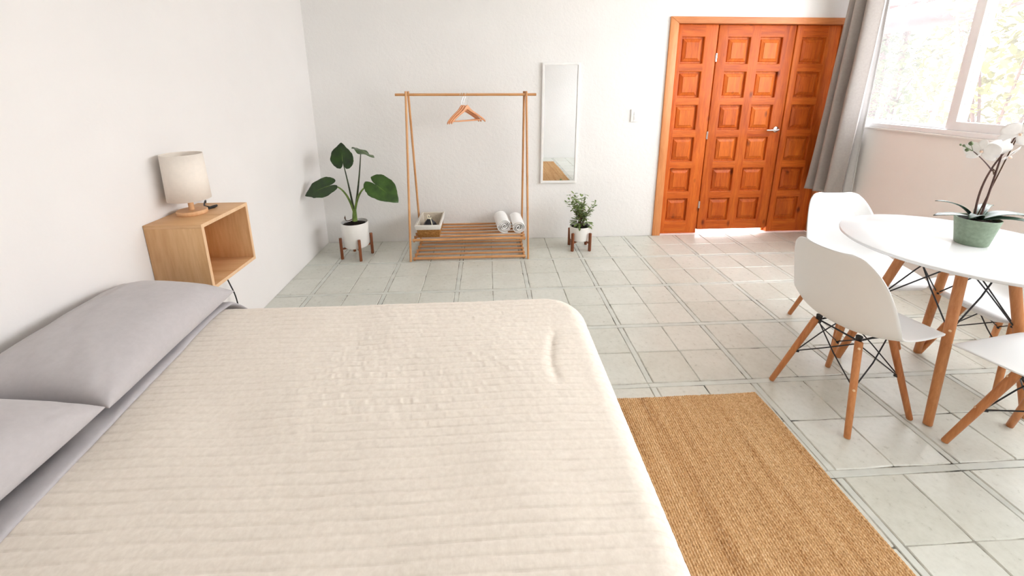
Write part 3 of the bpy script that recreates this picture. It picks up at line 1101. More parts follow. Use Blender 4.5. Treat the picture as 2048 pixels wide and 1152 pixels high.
b1 = PP(-1.160, 3.40, 0.850)
stalk(PP(-1.140, 3.44, 0.62), b1, 0.010, m_petiole_dark, pl)
heart_leaf('leaf', b1, (0.03, -0.10, 1.0), (-0.05, -1, 0.05), 0.148, 1.15, pl, m_leaf_dark, 0.10, 0.015, 0.05, 1)
b2 = PP(-1.030, 3.47, 0.925)
stalk(PP(-1.060, 3.46, 0.66), b2, 0.010, m_petiole_dark, pl)
heart_leaf('leaf', b2, (0.80, -0.42, -0.36), (0.34, 0.10, 1), 0.150, 0.95, pl, m_leaf_mid, -0.10, 0.05, -0.02, 2)
b3 = PP(-1.300, 3.38, 0.645)
stalk(PP(-1.170, 3.43, 0.68), b3, 0.011, m_petiole, pl)
heart_leaf('leaf', b3, (-0.92, -0.30, -0.30), (-0.30, -0.78, 0.62), 0.178, 0.98, pl, m_leaf_dark, 0.10, 0.02, 0.10, 3)
b4 = PP(-0.895, 3.37, 0.648)
stalk(PP(-1.060, 3.42, 0.68), b4, 0.011, m_petiole, pl)
heart_leaf('leaf', b4, (0.80, -0.30, -0.52), (0.34, -0.70, 0.62), 0.215, 0.98, pl, m_leaf_mid, 0.10, 0.02, 0.10, 4)
MB().tube(bez(root, PP(-1.125, 3.455, 0.50), PP(-1.150, 3.45, 0.585), 10), [0.007, 0.0068, 0.0064, 0.006, 0.0054, 0.0046, 0.0038, 0.003, 0.002, 0.0008], 8).build('new_shoot', m_leaf_mid, pl, smooth=True)
MB().tube(bez(PP(-1.142, 3.44, zb + 0.03), PP(-1.20, 3.40, zb + 0.0), PP(-1.185, 3.395, zb + 0.075), 8), [0.004, 0.004, 0.0035, 0.003, 0.003, 0.004, 0.006, 0.001], 8).build('dry_sheath', m_twig, pl, smooth=True)

P2 = Vector((0.828, 3.530, 0))
stand('plant_stand', P2, math.radians(44), 0.110, 0.168, 0.082, 'small walnut stand under the bushy plant by the mirror')
p2 = tag(empty('potted_plant', P2 + Vector((0, 0, 0.0825))), 'small bushy green plant in white pot below the mirror', 'plant')
PH = 0.135
MB().lathe([(0, 0), (0.074, 0), (0.084, 0.010), (0.0925, PH - 0.004), (0.0925, PH), (0.088, PH), (0.086, PH - 0.02), (0, PH - 0.02)], 48).build('pot', m_pot_white, p2, smooth=True)
MB().lathe([(0.0858, PH - 0.019), (0.05, PH - 0.010), (0, PH - 0.006)], 32).build('soil', m_soil, p2, smooth=True)
tw, lf = [], MB()


def leaflet(mb, p, d, up, L, w):
    d = Vector(d).normalized()
    s = d.cross(Vector(up))
    s = s.normalized() if s.length > 1e-4 else d.orthogonal().normalized()
    n = s.cross(d)
    p = Vector(p)
    vs = [p, p + d * L * .35 + s * w * .5 + n * L * .05, p + d * L * .75 + s * w * .38 + n * L * .03, p + d * L - n * L * .06,
          p + d * L * .75 - s * w * .38 + n * L * .03, p + d * L * .35 - s * w * .5 + n * L * .05, p + d * L * .5 - n * L * .01]
    mb.add(vs, [(0, 1, 6), (1, 2, 6), (2, 3, 6), (3, 4, 6), (4, 5, 6), (5, 0, 6)])


rr = random.Random(5)
for k in range(24):
    a = rr.uniform(0, 2 * math.pi)
    sp_ = rr.uniform(0.03, 0.14)
    hgt = rr.uniform(0.10, 0.275) if k > 3 else 0.275
    b0 = Vector((rr.uniform(-.03, .03), rr.uniform(-.03, .03), PH - 0.015))
    e = Vector((math.cos(a) * sp_, math.sin(a) * sp_ * 0.8, PH + hgt))
    mid = (b0 + e) / 2 + Vector((-math.cos(a) * 0.02, 0, 0.03))
    pts = bez(b0, mid, e, 10)
    MB().tube(pts, [0.0024 * (1 - 0.7 * i / 9) for i in range(10)], 6).build('twig', m_twig, p2, smooth=True)
    for i in range(3, 10):
        for q in range(3):
            if rr.random() < 0.18:
                continue
            th = rr.uniform(0, 2 * math.pi)
            leaflet(lf, pts[i], (math.cos(th), math.sin(th), rr.uniform(-0.3, 0.8)), (0, 0, 1), rr.uniform(0.028, 0.046), rr.uniform(0.014, 0.023))
for k in range(46):          # low broad leaves spilling over the rim
    a = rr.uniform(0, 2 * math.pi)
    r = rr.uniform(0.03, 0.088)
    leaflet(lf, (r * math.cos(a), r * math.sin(a), PH + rr.uniform(-0.004, 0.05)), (math.cos(a), math.sin(a), rr.uniform(-0.9, 0.5)), (0, 0, 1), rr.uniform(0.034, 0.052), rr.uniform(0.018, 0.028))
o = lf.build('foliage', m_small_leaf, p2, smooth=False)
o['kind'] = 'stuff'

# ---- clothes rack
RKX0, RKX1 = -0.645, 0.330
RYF, RYT, RYB = 3.312, 3.530, 3.775
RZT = 1.378
rack = tag(empty('clothes_rack', ((RKX0 + RKX1) / 2, 3.5, 0)), 'bamboo clothes rack with hanging rail and two slatted shelves', 'clothes rack')


def rpart(mb, name, mat, **k):
    return place(mb.build(name, mat, rack, **k), rack)


def bamboo(p0, p1, r, seed=0, n=10):
    """dowel with faint swollen nodes"""
    p0, p1 = Vector(p0), Vector(p1)
    L = (p1 - p0).length
    rg_ = random.Random(seed)
    ts = [0.0]
    nodes = [rg_.uniform(0.12, 0.24)]
    while nodes[-1] + 0.26 < L:
        nodes.append(nodes[-1] + rg_.uniform(0.22, 0.30))
    st_ = [(0, r)]
    for q in nodes:
        if 0.02 < q < L - 0.02:
            st_ += [(q - 0.006, r), (q - 0.001, r * 1.09), (q + 0.001, r * 1.09), (q + 0.006, r)]
    st_.append((L, r))
    d = (p1 - p0) / L
    return MB().tube([p0 + d * a for a, _ in st_], [b for _, b in st_], n)


def ya(z, front):           # y of a leg at height z
    return (RYF if front else RYB) + (RYT - (RYF if front else RYB)) * z / RZT


rpart(bamboo((-0.735, RYT, RZT - 0.012), (0.415, RYT, RZT - 0.012), 0.0108, 3, 14), 'hanging_rail', m_bamboo, smooth=True)
for sx, x in ((-1, RKX0), (1, RKX1)):
    for front in (True, False):
        xx = x + (0.0094 * sx if front else -0.0094 * sx) * 0.95
        rpart(bamboo((xx, RYF if front else RYB, 0.0), (xx - 0.006 * sx, RYT - (0.004 if front else -0.004), RZT + 0.014), 0.0094, 7 + (2 if front else 5) + sx, 12), 'leg', m_bamboo_z, smooth=True)
SZ_HI, SZ_LO = 0.182, 0.026
for nm, z in (('upper', SZ_HI), ('lower', SZ_LO)):
    y0, y1 = ya(z, True), ya(z, False)
    for sx, x in ((-1, RKX0 + 0.023), (1, RKX1 - 0.023)):
        rpart(bamboo((x, y0 + 0.004, z - 0.014), (x, y1 - 0.004, z - 0.014), 0.009, 31 + int(z * 100) + sx, 10), 'shelf_side_rail', m_bamboo, smooth=True)
    n = 6
    for k in range(n):
        y = y0 + 0.004 + (y1 - y0 - 0.008) * k / (n - 1)
        r = 0.0112 if k == 0 else 0.0088
        rpart(bamboo((RKX0 + 0.012, y, z - 0.002), (RKX1 - 0.012, y, z - 0.002), r, 60 + k + (20 if nm == 'upper' else 0), 10), 'shelf_slat', m_bamboo, smooth=True)


# ---- coat hangers on the rail
def hanger(loc, rz, label):
    h = tag(empty('coat_hanger', loc, rz), label, 'hanger', 'wooden hangers on the rail')
    # outline of the shoulders, in local x-z, hook centre at origin (rail axis)
    top, bot = [], []
    for t in np.linspace(-1, 1, 41):
        x = 0.172 * t
        s = abs(t)
        zc = -0.112 - 0.096 * s ** 1.15 - 0.010 * s ** 6 + 0.016 * math.exp(-(t / 0.16) ** 2)
        hw = 0.0105 + 0.008 * math.exp(-(t / 0.2) ** 2) - 0.002 * s
        top.append((x, zc + hw)); bot.append((x, zc - hw))
    out = top + bot[::-1]
    mb = MB()
    n = len(top)
    for yo in (-0.0062, 0.0062):
        for (x, z) in top + bot:
            bow = 0.018 * (abs(x) / 0.172) ** 2
            mb.v.append((x, yo - bow, z))
    N = 2 * n
    for i in range(n - 1):
        mb.f.append((i, n + i, n + i + 1, i + 1))
        mb.f.append((N + i, N + i + 1, N + n + i + 1, N + n + i))
        mb.f.append((i, i + 1, N + i + 1, N + i))
        mb.f.append((n + i, N + n + i, N + n + i + 1, n + i + 1))
    mb.f += [(0, N, N + n, n), (n - 1, 2 * n - 1, N + 2 * n - 1, N + n - 1)]
    mb.m = [0] * len(mb.f)
    mb.build('shoulders', m_hanger, h, bevel=0.003)
    MB().tube([(-0.150, -0.015, -0.203), (-0.075, -0.005, -0.207), (0.075, -0.005, -0.207), (0.150, -0.015, -0.203)], 0.0052, 10).build('trouser_bar', m_hanger, h, smooth=True)
    pts = [(0, 0, -0.092), (0, 0, -0.055), (0.004, 0, -0.040), (0.013, 0, -0.026), (0.019, 0, -0.010)]
    for k in range(9):
        a = math.radians(-20 + k * 25)
        pts.append((0.0165 * math.cos(a), 0, 0.0165 * math.sin(a) - 0.0))
    MB().tube(pts, 0.0017, 8).build('hook', m_chrome, h, smooth=True)
    return h


for k, (dx, rz, lb) in enumerate(((-0.199, 44, 'wooden coat hanger on the rail, leftmost of the bunch'), (-0.182, 43, 'wooden coat hanger on the rail, middle one of the bunch'),
                                  (-0.156, 38, 'wooden coat hanger on the rail, rightmost of the bunch and fully in view'))):
    hanger((dx, RYT, RZT - 0.012 - 0.0040), math.radians(rz), lb)

# ---- lined basket on the upper shelf
bz = SZ_HI + 0.0094
bk = tag(empty('basket', (-0.500, 3.520, bz)), 'small wicker basket with white cloth liner on the rack shelf', 'basket')


def open_box(w0, d0, w1, d1, h, t, z0=0.0, nseg=1, closed=True):
    """tapered open box, bottom size (w0, d0), top size (w1, d1)"""
    vs = []
    for (w, d, z) in ((w0, d0, z0), (w1, d1, z0 + h), (w1 - 2 * t, d1 - 2 * t, z0 + h), (w0 - 2 * t, d0 - 2 * t, z0 + t)):
        vs += [(-w / 2, -d / 2, z), (w / 2, -d / 2, z), (w / 2, d / 2, z), (-w / 2, d / 2, z)]
    fs = []
    for k in range(3):
        for q in range(4):
            fs.append((k * 4 + q, k * 4 + (q + 1) % 4, k * 4 + 4 + (q + 1) % 4, k * 4 + 4 + q))
    fs += [(3, 2, 1, 0), (12, 13, 14, 15)]
    return MB().add(vs, fs)


BW0, BD0, BW1, BD1, BH = 0.178, 0.290, 0.200, 0.375, 0.118
open_box(BW0, BD0, BW1, BD1, BH, 0.007).build('wicker_body', m_wicker, bk, bevel=0.005, segs=3)
# cloth liner: folded cuff outside, cloth inside
vs, fs = [], []
f_ = lambda z: (BW0 + (BW1 - BW0) * z / BH, BD0 + (BD1 - BD0) * z / BH)
rings = []
for (z, off) in ((BH - 0.040, 0.005), (BH - 0.038, 0.0065), (BH + 0.002, 0.0075), (BH + 0.006, 0.003), (BH + 0.004, -0.010), (0.04, -0.012), (0.010, -0.012)):
    w, d = f_(z)
    rings.append((w + 2 * off, d + 2 * off, z))
for (w, d, z) in rings:
    vs += [(-w / 2, -d / 2, z), (w / 2, -d / 2, z), (w / 2, d / 2, z), (-w / 2, d / 2, z)]
for k in range(len(rings) - 1):
    for q in range(4):
        fs.append((k * 4 + q, k * 4 + (q + 1) % 4, k * 4 + 4 + (q + 1) % 4, k * 4 + 4 + q))
n = len(vs)
fs.append((n - 4, n - 3, n - 2, n - 1))
lm = MB()
lm.v, lm.f = vs, fs
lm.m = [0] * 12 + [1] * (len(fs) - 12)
lm.build('cloth_liner', [m_liner, m_liner_in], bk, bevel=0.004, segs=2)['label'] = 'white cloth liner folded over the rim'

# ---- dark tied bundle lying in the basket
tbg = tag(empty('toiletry_bag', (-0.505, 3.480, bz + 0.0155)), 'black bundle with white patches tied with cream cord inside the basket', 'bag')
u = np.linspace(0, 2 * math.pi, 40, endpoint=False)[:, None]
v = np.linspace(0, 1, 22)[None, :]
rad = np.interp(v, [0, 0.12, 0.35, 0.62, 0.85, 0.95, 1.0], [0.055, 0.068, 0.066, 0.046, 0.016, 0.010, 0.012])
rad = rad * (1 + 0.10 * np.sin(5 * u + 3 * v) * v + 0.07 * np.sin(3 * u + 1))
Pb = np.stack([rad * np.cos(u) * 0.98, rad * np.sin(u) * 0.85, 0.135 * v + 0 * u], -1)
mb = MB().grid(Pb, wrap_u=True)
nv = 22
mb.f.append(tuple(i * nv for i in range(40))[::-1]); mb.m.append(0)
mb.f.append(tuple(i * nv + nv - 1 for i in range(40))); mb.m.append(0)
mb.build('bag_body', m_black_cloth, tbg, smooth=True, angle=70)
mb = MB()
mb.lathe([(0.011, 0.118), (0.0175, 0.118), (0.0175, 0.126), (0.011, 0.126), (0.011, 0.118)], 18)
mb.build('tie', m_cord, tbg, smooth=True)
MB().tube([(0.012, -0.014, 0.122), (0.022, -0.036, 0.095), (0.032, -0.053, 0.055), (0.036, -0.060, 0.020)], [0.0035, 0.004, 0.004, 0.003], 8).build('cord_tail', m_cord, tbg, smooth=True)
MB().tube([(-0.004, -0.010, 0.124), (-0.012, -0.012, 0.142), (-0.014, -0.010, 0.150), (-0.002, -0.008, 0.152), (0.004, -0.008, 0.140), (0.004, -0.010, 0.124)], 0.0032, 8).build('cord_loop', m_cord, tbg, smooth=True)
pm = MB()
for (cu_, cz_, w_, h_) in ((-0.62, 0.055, 0.026, 0.030),):
    pts = []
    for k in range(16):
        a = 2 * math.pi * k / 16
        pts.append((w_ * 0.5 * math.cos(a) * (1 + 0.3 * math.sin(2 * a)), h_ * 0.5 * math.sin(a)))
    M = Matrix.Translation((-0.034, -0.054, 0.058)) @ Matrix.Rotation(math.radians(-25), 4, 'Z') @ Matrix.Rotation(math.radians(74), 4, 'X')
    pm.prism(pts, -0.003, 0.003, M)
pm.build('white_patch', m_white_paint, tbg, bevel=0.001)
pm = MB()
M = Matrix.Translation((-0.022, -0.060, 0.028)) @ Matrix.Rotation(math.radians(-18), 4, 'Z') @ Matrix.Rotation(math.radians(82), 4, 'X')
pm.prism([(-0.012, -0.005), (0.010, -0.007), (0.013, 0.003), (-0.006, 0.007)], -0.003, 0.003, M)
pm.build('white_patch', m_white_paint, tbg, bevel=0.001)


# ---- rolled towels
def towel(loc, rz, R, L, turns, seed, label):
    t = np.linspace(0, 1, 150 + int(turns * 10))[:, None]
    s = np.linspace(0, 1, 26)[None, :]
    ang = turns * 2 * math.pi * t - math.pi * 0.55
    r_in = 0.008
    r = r_in + (R - r_in) * t ** 0.9
    r = r + 0.0016 * vnoise(ang * 1.7 + seed, s * 5, seed) * t
    squash = 0.92
    X = r * np.cos(ang) + 0 * s
    Z = r * np.sin(ang) * squash + 0 * s
    pile = 0.0012 * vnoise(t * 260, s * 60, seed + 5)
    X = X * (1 + pile / R)
    end = 0.010 * np.sin(ang * 0.7 + seed) * (1 - t)
    Y = (s - 0.5) * L + end * (np.abs(s - 0.5) * 2) ** 3 + 0 * t
    Pn = np.stack([X, Y, Z], -1)
    Pn[..., 2] -= Pn[..., 2].min() - 0.0035
    o = npmesh('rolled_towel', Pn, m_towel)
    md = o.modifiers.new('thick', 'SOLIDIFY'); md.thickness = 0.0068; md.offset = 0
    o.location = loc
    o.rotation_euler = (0, 0, rz)
    tag(o, label, 'towel', 'rolled towels on the rack shelf')
    return o


towel((0.132, 3.585, SZ_HI + 0.0070), math.radians(5), 0.064, 0.28, 4.1, 3, 'white rolled towel on the rack shelf, left one of the pair')
towel((0.262, 3.575, SZ_HI + 0.0070), math.radians(2), 0.058, 0.28, 3.7, 8, 'white rolled towel on the rack shelf, right one touching the leg')

# ---- mirror
mr = tag(empty('wall_mirror', (0.666, YB, 0.549)), 'narrow tall wall mirror in thin white frame', 'mirror')
MW, MH, mf = 0.338, 1.083, 0.021
M0 = cellwall([-MW / 2, -MW / 2 + mf, MW / 2 - mf, MW / 2], [0, mf, MH - mf, MH], {(1, 1)}, lambda a, b, d: (a, d, b), -0.022, -0.001)
M0.build('frame', m_white_paint, mr, bevel=0.003)
MB().box(-MW / 2 + mf - 0.003, -0.010, mf - 0.003, MW / 2 - mf + 0.003, -0.006, MH - mf + 0.003).build('glass', m_mirror, mr)

# ---- light switch
sw = tag(empty('light_switch', (1.361, YB, 1.169)), 'white light switch plate between mirror and door', 'switch')
MB().box(-0.042, -0.011, -0.058, 0.042, -0.0005, 0.058).build('plate', m_white_paint, sw, bevel=0.004, segs=3)
for z in (-0.02, 0.02):
    MB().box(-0.016, -0.0145, z - 0.0165, 0.016, -0.0105, z + 0.0165).build('rocker', m_white_plastic, sw, bevel=0.002)

# ---- jute rug
RX0, RX1, RY0, RY1 = 0.470, 1.283, -0.285, 1.645
cxn, cyn = 400, 860
gx = np.linspace(RX0, RX1, cxn)[:, None]
gy = np.linspace(RY0, RY1, cyn)[None, :]
pit_x, pit_y = 0.0096, 0.0118
colx = gx / pit_x
rowi = np.floor(colx)
phase = (rowi % 2) * 0.5 + 0.25 * vnoise(rowi, rowi * 0, 3)
bumpw = np.abs(np.sin(math.pi * colx)) ** 0.7 * (0.45 + 0.55 * np.abs(np.sin(math.pi * (gy / pit_y + phase))))
hgt = 0.0042 + 0.0082 * bumpw + 0.0012 * vnoise(gx * 40, gy * 5, 4)
ex = np.minimum(np.minimum(gx - RX0, RX1 - gx) / 0.008, 1)
ey = np.minimum(np.minimum(gy - RY0, RY1 - gy) / 0.008, 1)
edge = np.clip(np.minimum(ex, ey), 0, 1)
hz_ = 0.0015 + (hgt - 0.0015) * np.sqrt(edge)
X = gx + 0.004 * vnoise(gy * 6, gx * 0 + 1, 7) * (gx - RX0) / (RX1 - RX0) + 0 * gy
Y = gy + 0.004 * vnoise(gx * 9, gx * 0 + 5, 6) + 0.0016 * vnoise(gx * 60, gx * 0 + 2, 9) + 0 * gx
rug = npmesh('jute_rug', np.stack([X, Y, hz_ + 0 * X], -1), m_jute)
md = rug.modifiers.new('back', 'SOLIDIFY'); md.thickness = 0.001; md.offset = -1
tag(rug, 'long golden brown woven jute rug on the floor beside the bed', 'rug')


# ---- dining table
def dowel(p0, p1, r0, r1, n=16):
    p0, p1 = Vector(p0), Vector(p1)
    d = (p1 - p0)
    L = d.length
    d = d / L
    return MB().tube([p0, p0 + d * 0.004, p0 + d * L * 0.5, p1 - d * 0.004, p1], [r0 * 0.85, r0, (r0 + r1) / 2, r1, r1 * 0.85], n)


def leg_screws(leg, p0, p1, r0, r1, ts, out):
    """round metal screw heads on the outer face of a leg"""
    p0, p1 = Vector(p0), Vector(p1)
    ax = (p1 - p0).normalized()
    o_ = Vector(out)
    o_ = (o_ - ax * o_.dot(ax)).normalized()
    for t in ts:
        c = p0.lerp(p1, t)
        r = r0 + (r1 - r0) * t
        MB().tube([c + o_ * (r - 0.002), c + o_ * (r + 0.0012), c + o_ * (r + 0.0018)], [0.0052, 0.0052, 0.0035], 12).build('screw', m_brass, leg, smooth=True)


TZ = 0.748
tab = tag(empty('dining_table', (2.146, 1.653, 0), 0.0214), 'round white dining table on four slanted wooden legs with wire bracing', 'table')
MB().lathe([(0, TZ - 0.016), (0.436, TZ - 0.016), (0.4425, TZ - 0.011), (0.444, TZ - 0.006), (0.4425, TZ - 0.0015), (0.440, TZ), (0, TZ)], 128).build('table_top', m_table_top, tab, smooth=True, angle=50)
tt, tbm = 0.113, 0.2385
zt_ = 0.722
corners = [(-1, -1), (1, -1), (1, 1), (-1, 1)]
for (sx, sy) in corners:
    p0, p1 = (sx * tt, sy * tt, zt_), (sx * tbm, sy * tbm, 0.0)
    lg = dowel(p0, p1, 0.0205, 0.0165).build('leg', m_beech, tab, smooth=True)
    leg_screws(lg, p0, p1, 0.0205, 0.0165, (0.055, 0.42), (sx, sy, 0))
    mb = MB().box(-0.016, -0.016, 0.0, 0.016, 0.016, 0.018)
    mb.xform(Matrix.Translation((sx * (tt - 0.012), sy * (tt - 0.012), zt_ - 0.012)))
    mb.build('top_bracket', m_black_metal, tab, bevel=0.002)
MB().box(-tt - 0.01, -tt - 0.01, TZ - 0.0225, tt + 0.01, tt + 0.01, TZ - 0.0165).build('mounting_plate', m_black_metal, tab, bevel=0.002)


def lerp_leg(c, z, t0, t1, zt):
    k = t1 + (t0 - t1) * z / zt
    return Vector((c[0] * k, c[1] * k, z))


def braces(parent, t0, t1, zt, zlo, zhi, r):
    for i in range(4):
        a, b = corners[i], corners[(i + 1) % 4]
        for k, (p, q_) in enumerate(((a, b), (b, a))):
            s = lerp_leg(p, zlo, t0, t1, zt)
            e = lerp_leg(q_, zhi, t0, t1, zt)
            inw = Vector((-(a[0] + b[0]), -(a[1] + b[1]), 0)).normalized() * (0.0045 if k else 0.0)
            MB().tube([s * 0.985 + inw, (s + e) / 2 + inw, Vector((e.x * 0.9, e.y * 0.9, e.z)) + inw], r, 8).build('wire_brace', m_black_metal, parent, smooth=True)
    for c in corners:
        s = lerp_leg(c, zlo, t0, t1, zt)
        i_ = Vector((-c[0], -c[1], 0)).normalized()
        MB().tube([s + i_ * 0.012, s + i_ * 0.024], [0.007, 0.0045], 10).build('brace_bolt', m_black_metal, parent, smooth=True)


braces(tab, tt, tbm, zt_, 0.41, 0.705, 0.0032)


# ---- shell chairs
def chair_proto():
    root = empty('dining_chair')
    # centre line of the shell in (forward, up); the chair looks along +x
    st = np.array([
        (0.262, 0.402), (0.256, 0.414), (0.242, 0.424), (0.215, 0.4295), (0.17, 0.4285), (0.11, 0.423), (0.04, 0.4165), (-0.03, 0.4135),
        (-0.085, 0.418), (-0.128, 0.434), (-0.160, 0.464), (-0.180, 0.505), (-0.194, 0.555), (-0.206, 0.61), (-0.219, 0.67), (-0.232, 0.72), (-0.243, 0.757), (-0.250, 0.780), (-0.2545, 0.791), (-0.257, 0.796)])
    wd = np.array([0.150, 0.178, 0.196, 0.209, 0.217, 0.222, 0.225, 0.227, 0.229, 0.2305, 0.2300, 0.227, 0.222, 0.213, 0.199, 0.182, 0.163, 0.143, 0.123, 0.094])
    cl = np.array([0.000, 0.000, 0.001, 0.004, 0.012, 0.022, 0.034, 0.047, 0.060, 0.072, 0.080, 0.082, 0.078, 0.068, 0.054, 0.040, 0.029, 0.022, 0.018, 0.015])
    s0 = np.r_[0, np.cumsum(np.hypot(*np.diff(st, axis=0).T))]
    s1 = np.unique(np.r_[np.linspace(0, s0[-1], 64), s0[:3], s0[-4:]])

    def smooth_interp(y):
        # Catmull-Rom through the stations
        out_ = np.empty_like(s1)
        for i, s in enumerate(s1):
            k = int(np.clip(np.searchsorted(s0, s, 'right') - 1, 0, len(s0) - 2))
            h_ = s0[k + 1] - s0[k]
            t = (s - s0[k]) / h_
            m0 = (y[k + 1] - y[max(k - 1, 0)]) / (s0[k + 1] - s0[max(k - 1, 0)]) * h_
            m1 = (y[min(k + 2, len(y) - 1)] - y[k]) / (s0[min(k + 2, len(y) - 1)] - s0[k]) * h_
            out_[i] = (2 * t ** 3 - 3 * t * t + 1) * y[k] + (t ** 3 - 2 * t * t + t) * m0 + (-2 * t ** 3 + 3 * t * t) * y[k + 1] + (t ** 3 - t * t) * m1
        return out_
    fx, fz, w, c = (smooth_interp(a) for a in (st[:, 0], st[:, 1], wd, cl))
    tx, tz = np.gradient(fx), np.gradient(fz)
    ln = np.hypot(tx, tz)
    nx_, nz_ = tz / ln, -tx / ln            # normal on the sitter's side
    t = np.linspace(-1, 1, 41)
    A = np.abs(t) ** 2.4
    X = fx[:, None] + nx_[:, None] * c[:, None] * A[None, :]
    Z = fz[:, None] + nz_[:, None] * c[:, None] * A[None, :]
    Y = w[:, None] * t[None, :]
    Ps = np.stack([X, Y, Z], -1)
    shell = npmesh('shell', Ps, m_white_plastic, root)
    md = shell.modifiers.new('thick', 'SOLIDIFY'); md.thickness = 0.0055; md.offset = 0
    md.use_rim = True
    t0, t1, zt = 0.095, 0.1875, 0.388
    for (sx, sy) in corners:
        p0, p1 = (sx * t0, sy * t0, zt), (sx * t1, sy * t1, 0.0)
        lg = dowel(p0, p1, 0.0150, 0.0120, 14).build('leg', m_beech, root, smooth=True)
        leg_screws(lg, p0, p1, 0.0150, 0.0120, (0.07, 0.50), (sx, sy, 0))
        # black bracket up to the shell
        top = 0.4085 if sx > 0 else 0.4075
        MB().tube([(sx * t0 * 0.93, sy * t0 * 0.93, zt - 0.018), (sx * t0 * 0.93, sy * t0 * 0.93, top)], [0.011, 0.013], 12).build('mount', m_black_metal, root, smooth=True)
    # seat frame rods under the shell
    for (a, b) in (((0, 1), 'x'),):
        pass
    for i in range(4):
        a, b = corners[i], corners[(i + 1) % 4]
        MB().tube([(a[0] * t0 * 0.93, a[1] * t0 * 0.93, zt - 0.004), (b[0] * t0 * 0.93, b[1] * t0 * 0.93, zt - 0.004)], 0.004, 8).build('frame_rod', m_black_metal, root, smooth=True)
    braces(root, t0, t1, zt, 0.195, 0.372, 0.0028)
    return root


proto = chair_proto()
CH = [((1.642, 1.586, 0), 12.5, 'white shell chair with its back to the bed, nearest the jute rug'),
      ((2.126, 2.126, 0), -93, 'white shell chair on the door side of the round table'),
      ((2.560, 1.692, 0), 176, 'white shell chair on the window side, seat pushed under the round table'),
      ((2.105, 1.165, 0), 99, 'white shell chair on the near side of the table, cut by the right edge')]
for i, (loc, deg, lb) in enumerate(CH):
    c = proto if i == 0 else copy_tree(proto)
    c.location = loc
    c.rotation_euler = (0, 0, math.radians(deg))
    tag(c, lb, 'chair', 'shell chairs around the dining table')

# ---- orchid on the table
OP = Vector((2.185, 1.650, TZ))
orc = tag(empty('orchid', OP), 'white orchid in a sage green pot on the dining table', 'orchid')
OH = 0.122
MB().lathe([(0, 0), (0.052, 0), (0.056, 0.004), (0.0755, OH - 0.003), (0.076, OH), (0.0725, OH), (0.070, OH - 0.014), (0, OH - 0.014)], 56).build('pot', m_pot_green, orc, smooth=True)
MB().lathe([(0.0698, OH - 0.0135), (0.04, OH - 0.006), (0, OH - 0.004)], 32).build('bark', m_soil, orc, smooth=True)


def strap(b, p1, p2, w, par, fold=0.25):
    pts = bez(b, p1, p2, 16)
    mb = MB()
    rows = []
    for i, p in enumerate(pts):
        t = (pts[min(i + 1, 15)] - pts[max(i - 1, 0)]).normalized()
        s = t.cross(Vector((0, 0, 1)))
        s = s.normalized() if s.length > 1e-4 else Vector((1, 0, 0))
        n = s.cross(t)
        k = i / 15
        ww = w * (0.35 + 0.65 * math.sin(math.pi * min(1, k * 1.25 + 0.12) * 0.8)) * (1 - max(0, k - 0.8) ** 1.4 * 9.0)
        ww = max(ww, 0.0015)
        rows.append([p + s * ww * q + n * abs(q) * ww * fold for q in (-1, -0.55, 0, 0.55, 1)])
    mb.grid(np.array([[tuple(a) for a in r] for r in rows]))
    return mb.build('leaf', m_orchid_leaf, par, smooth=True, angle=180, solid=0.0022)


zc = OH - 0.008
strap((-0.008, 0.0, zc), (-0.09, 0.01, zc + 0.030), (-0.190, 0.022, zc + 0.016), 0.024, orc)
strap((-0.010, 0.010, zc), (-0.07, 0.02, zc + 0.080), (-0.190, 0.030, zc + 0.082), 0.015, orc)
strap((0.0, -0.005, zc), (-0.04, -0.03, zc + 0.05), (-0.10, -0.045, zc + 0.020), 0.020, orc)
strap((0.012, 0.0, zc), (0.09, -0.015, zc + 0.055), (0.255, -0.055, zc + 0.006), 0.030, orc)
strap((0.010, -0.01, zc), (0.08, -0.06, zc + 0.035), (0.200, -0.115, zc - 0.004), 0.026, orc)
strap((0.012, 0.012, zc), (0.08, 0.06, zc + 0.06), (0.20, 0.11, zc + 0.03), 0.022, orc)


def OL(x, y, z):
    return Vector((x, y, z)) - OP


s1 = bez(OL(2.172, 1.650, 0.855), OL(2.130, 1.650, 1.03), OL(2.205, 1.640, 1.165), 18) + bez(OL(2.205, 1.640, 1.165), OL(2.225, 1.637, 1.205), OL(2.232, 1.632, 1.262), 8)[1:]
MB().tube(s1, [0.0042 - 0.0018 * i / (len(s1) - 1) for i in range(len(s1))], 8).build('flower_stem', m_orchid_stem, orc, smooth=True)
s2 = bez(OL(2.188, 1.646, 0.855), OL(2.200, 1.645, 1.02), OL(2.196, 1.640, 1.150), 16) + bez(OL(2.196, 1.640, 1.150), OL(2.190, 1.636, 1.22), OL(2.225, 1.630, 1.285), 8)[1:]
MB().tube(s2, [0.0044 - 0.0020 * i / (len(s2) - 1) for i in range(len(s2))], 8).build('flower_stem', m_orchid_stem, orc, smooth=True)
s3 = bez(OL(2.180, 1.645, 1.085), OL(2.140, 1.645, 1.125), OL(2.075, 1.650, 1.170), 12)
MB().tube(s3, [0.003 - 0.0014 * i / 11 for i in range(12)], 8).build('flower_stem', m_orchid_stem, orc, smooth=True)
MB().tube([OL(2.176, 1.652, 0.855), OL(2.262, 1.640, 1.315)], 0.0022, 8).build('stake', m_twig, orc, smooth=True)
MB().tube([OL(2.186, 1.640, 1.070), OL(2.170, 1.632, 1.083), OL(2.176, 1.640, 1.094), OL(2.196, 1.645, 1.084), OL(2.186, 1.640, 1.070)], 0.0020, 6).build('clip', m_twig, orc, smooth=True)


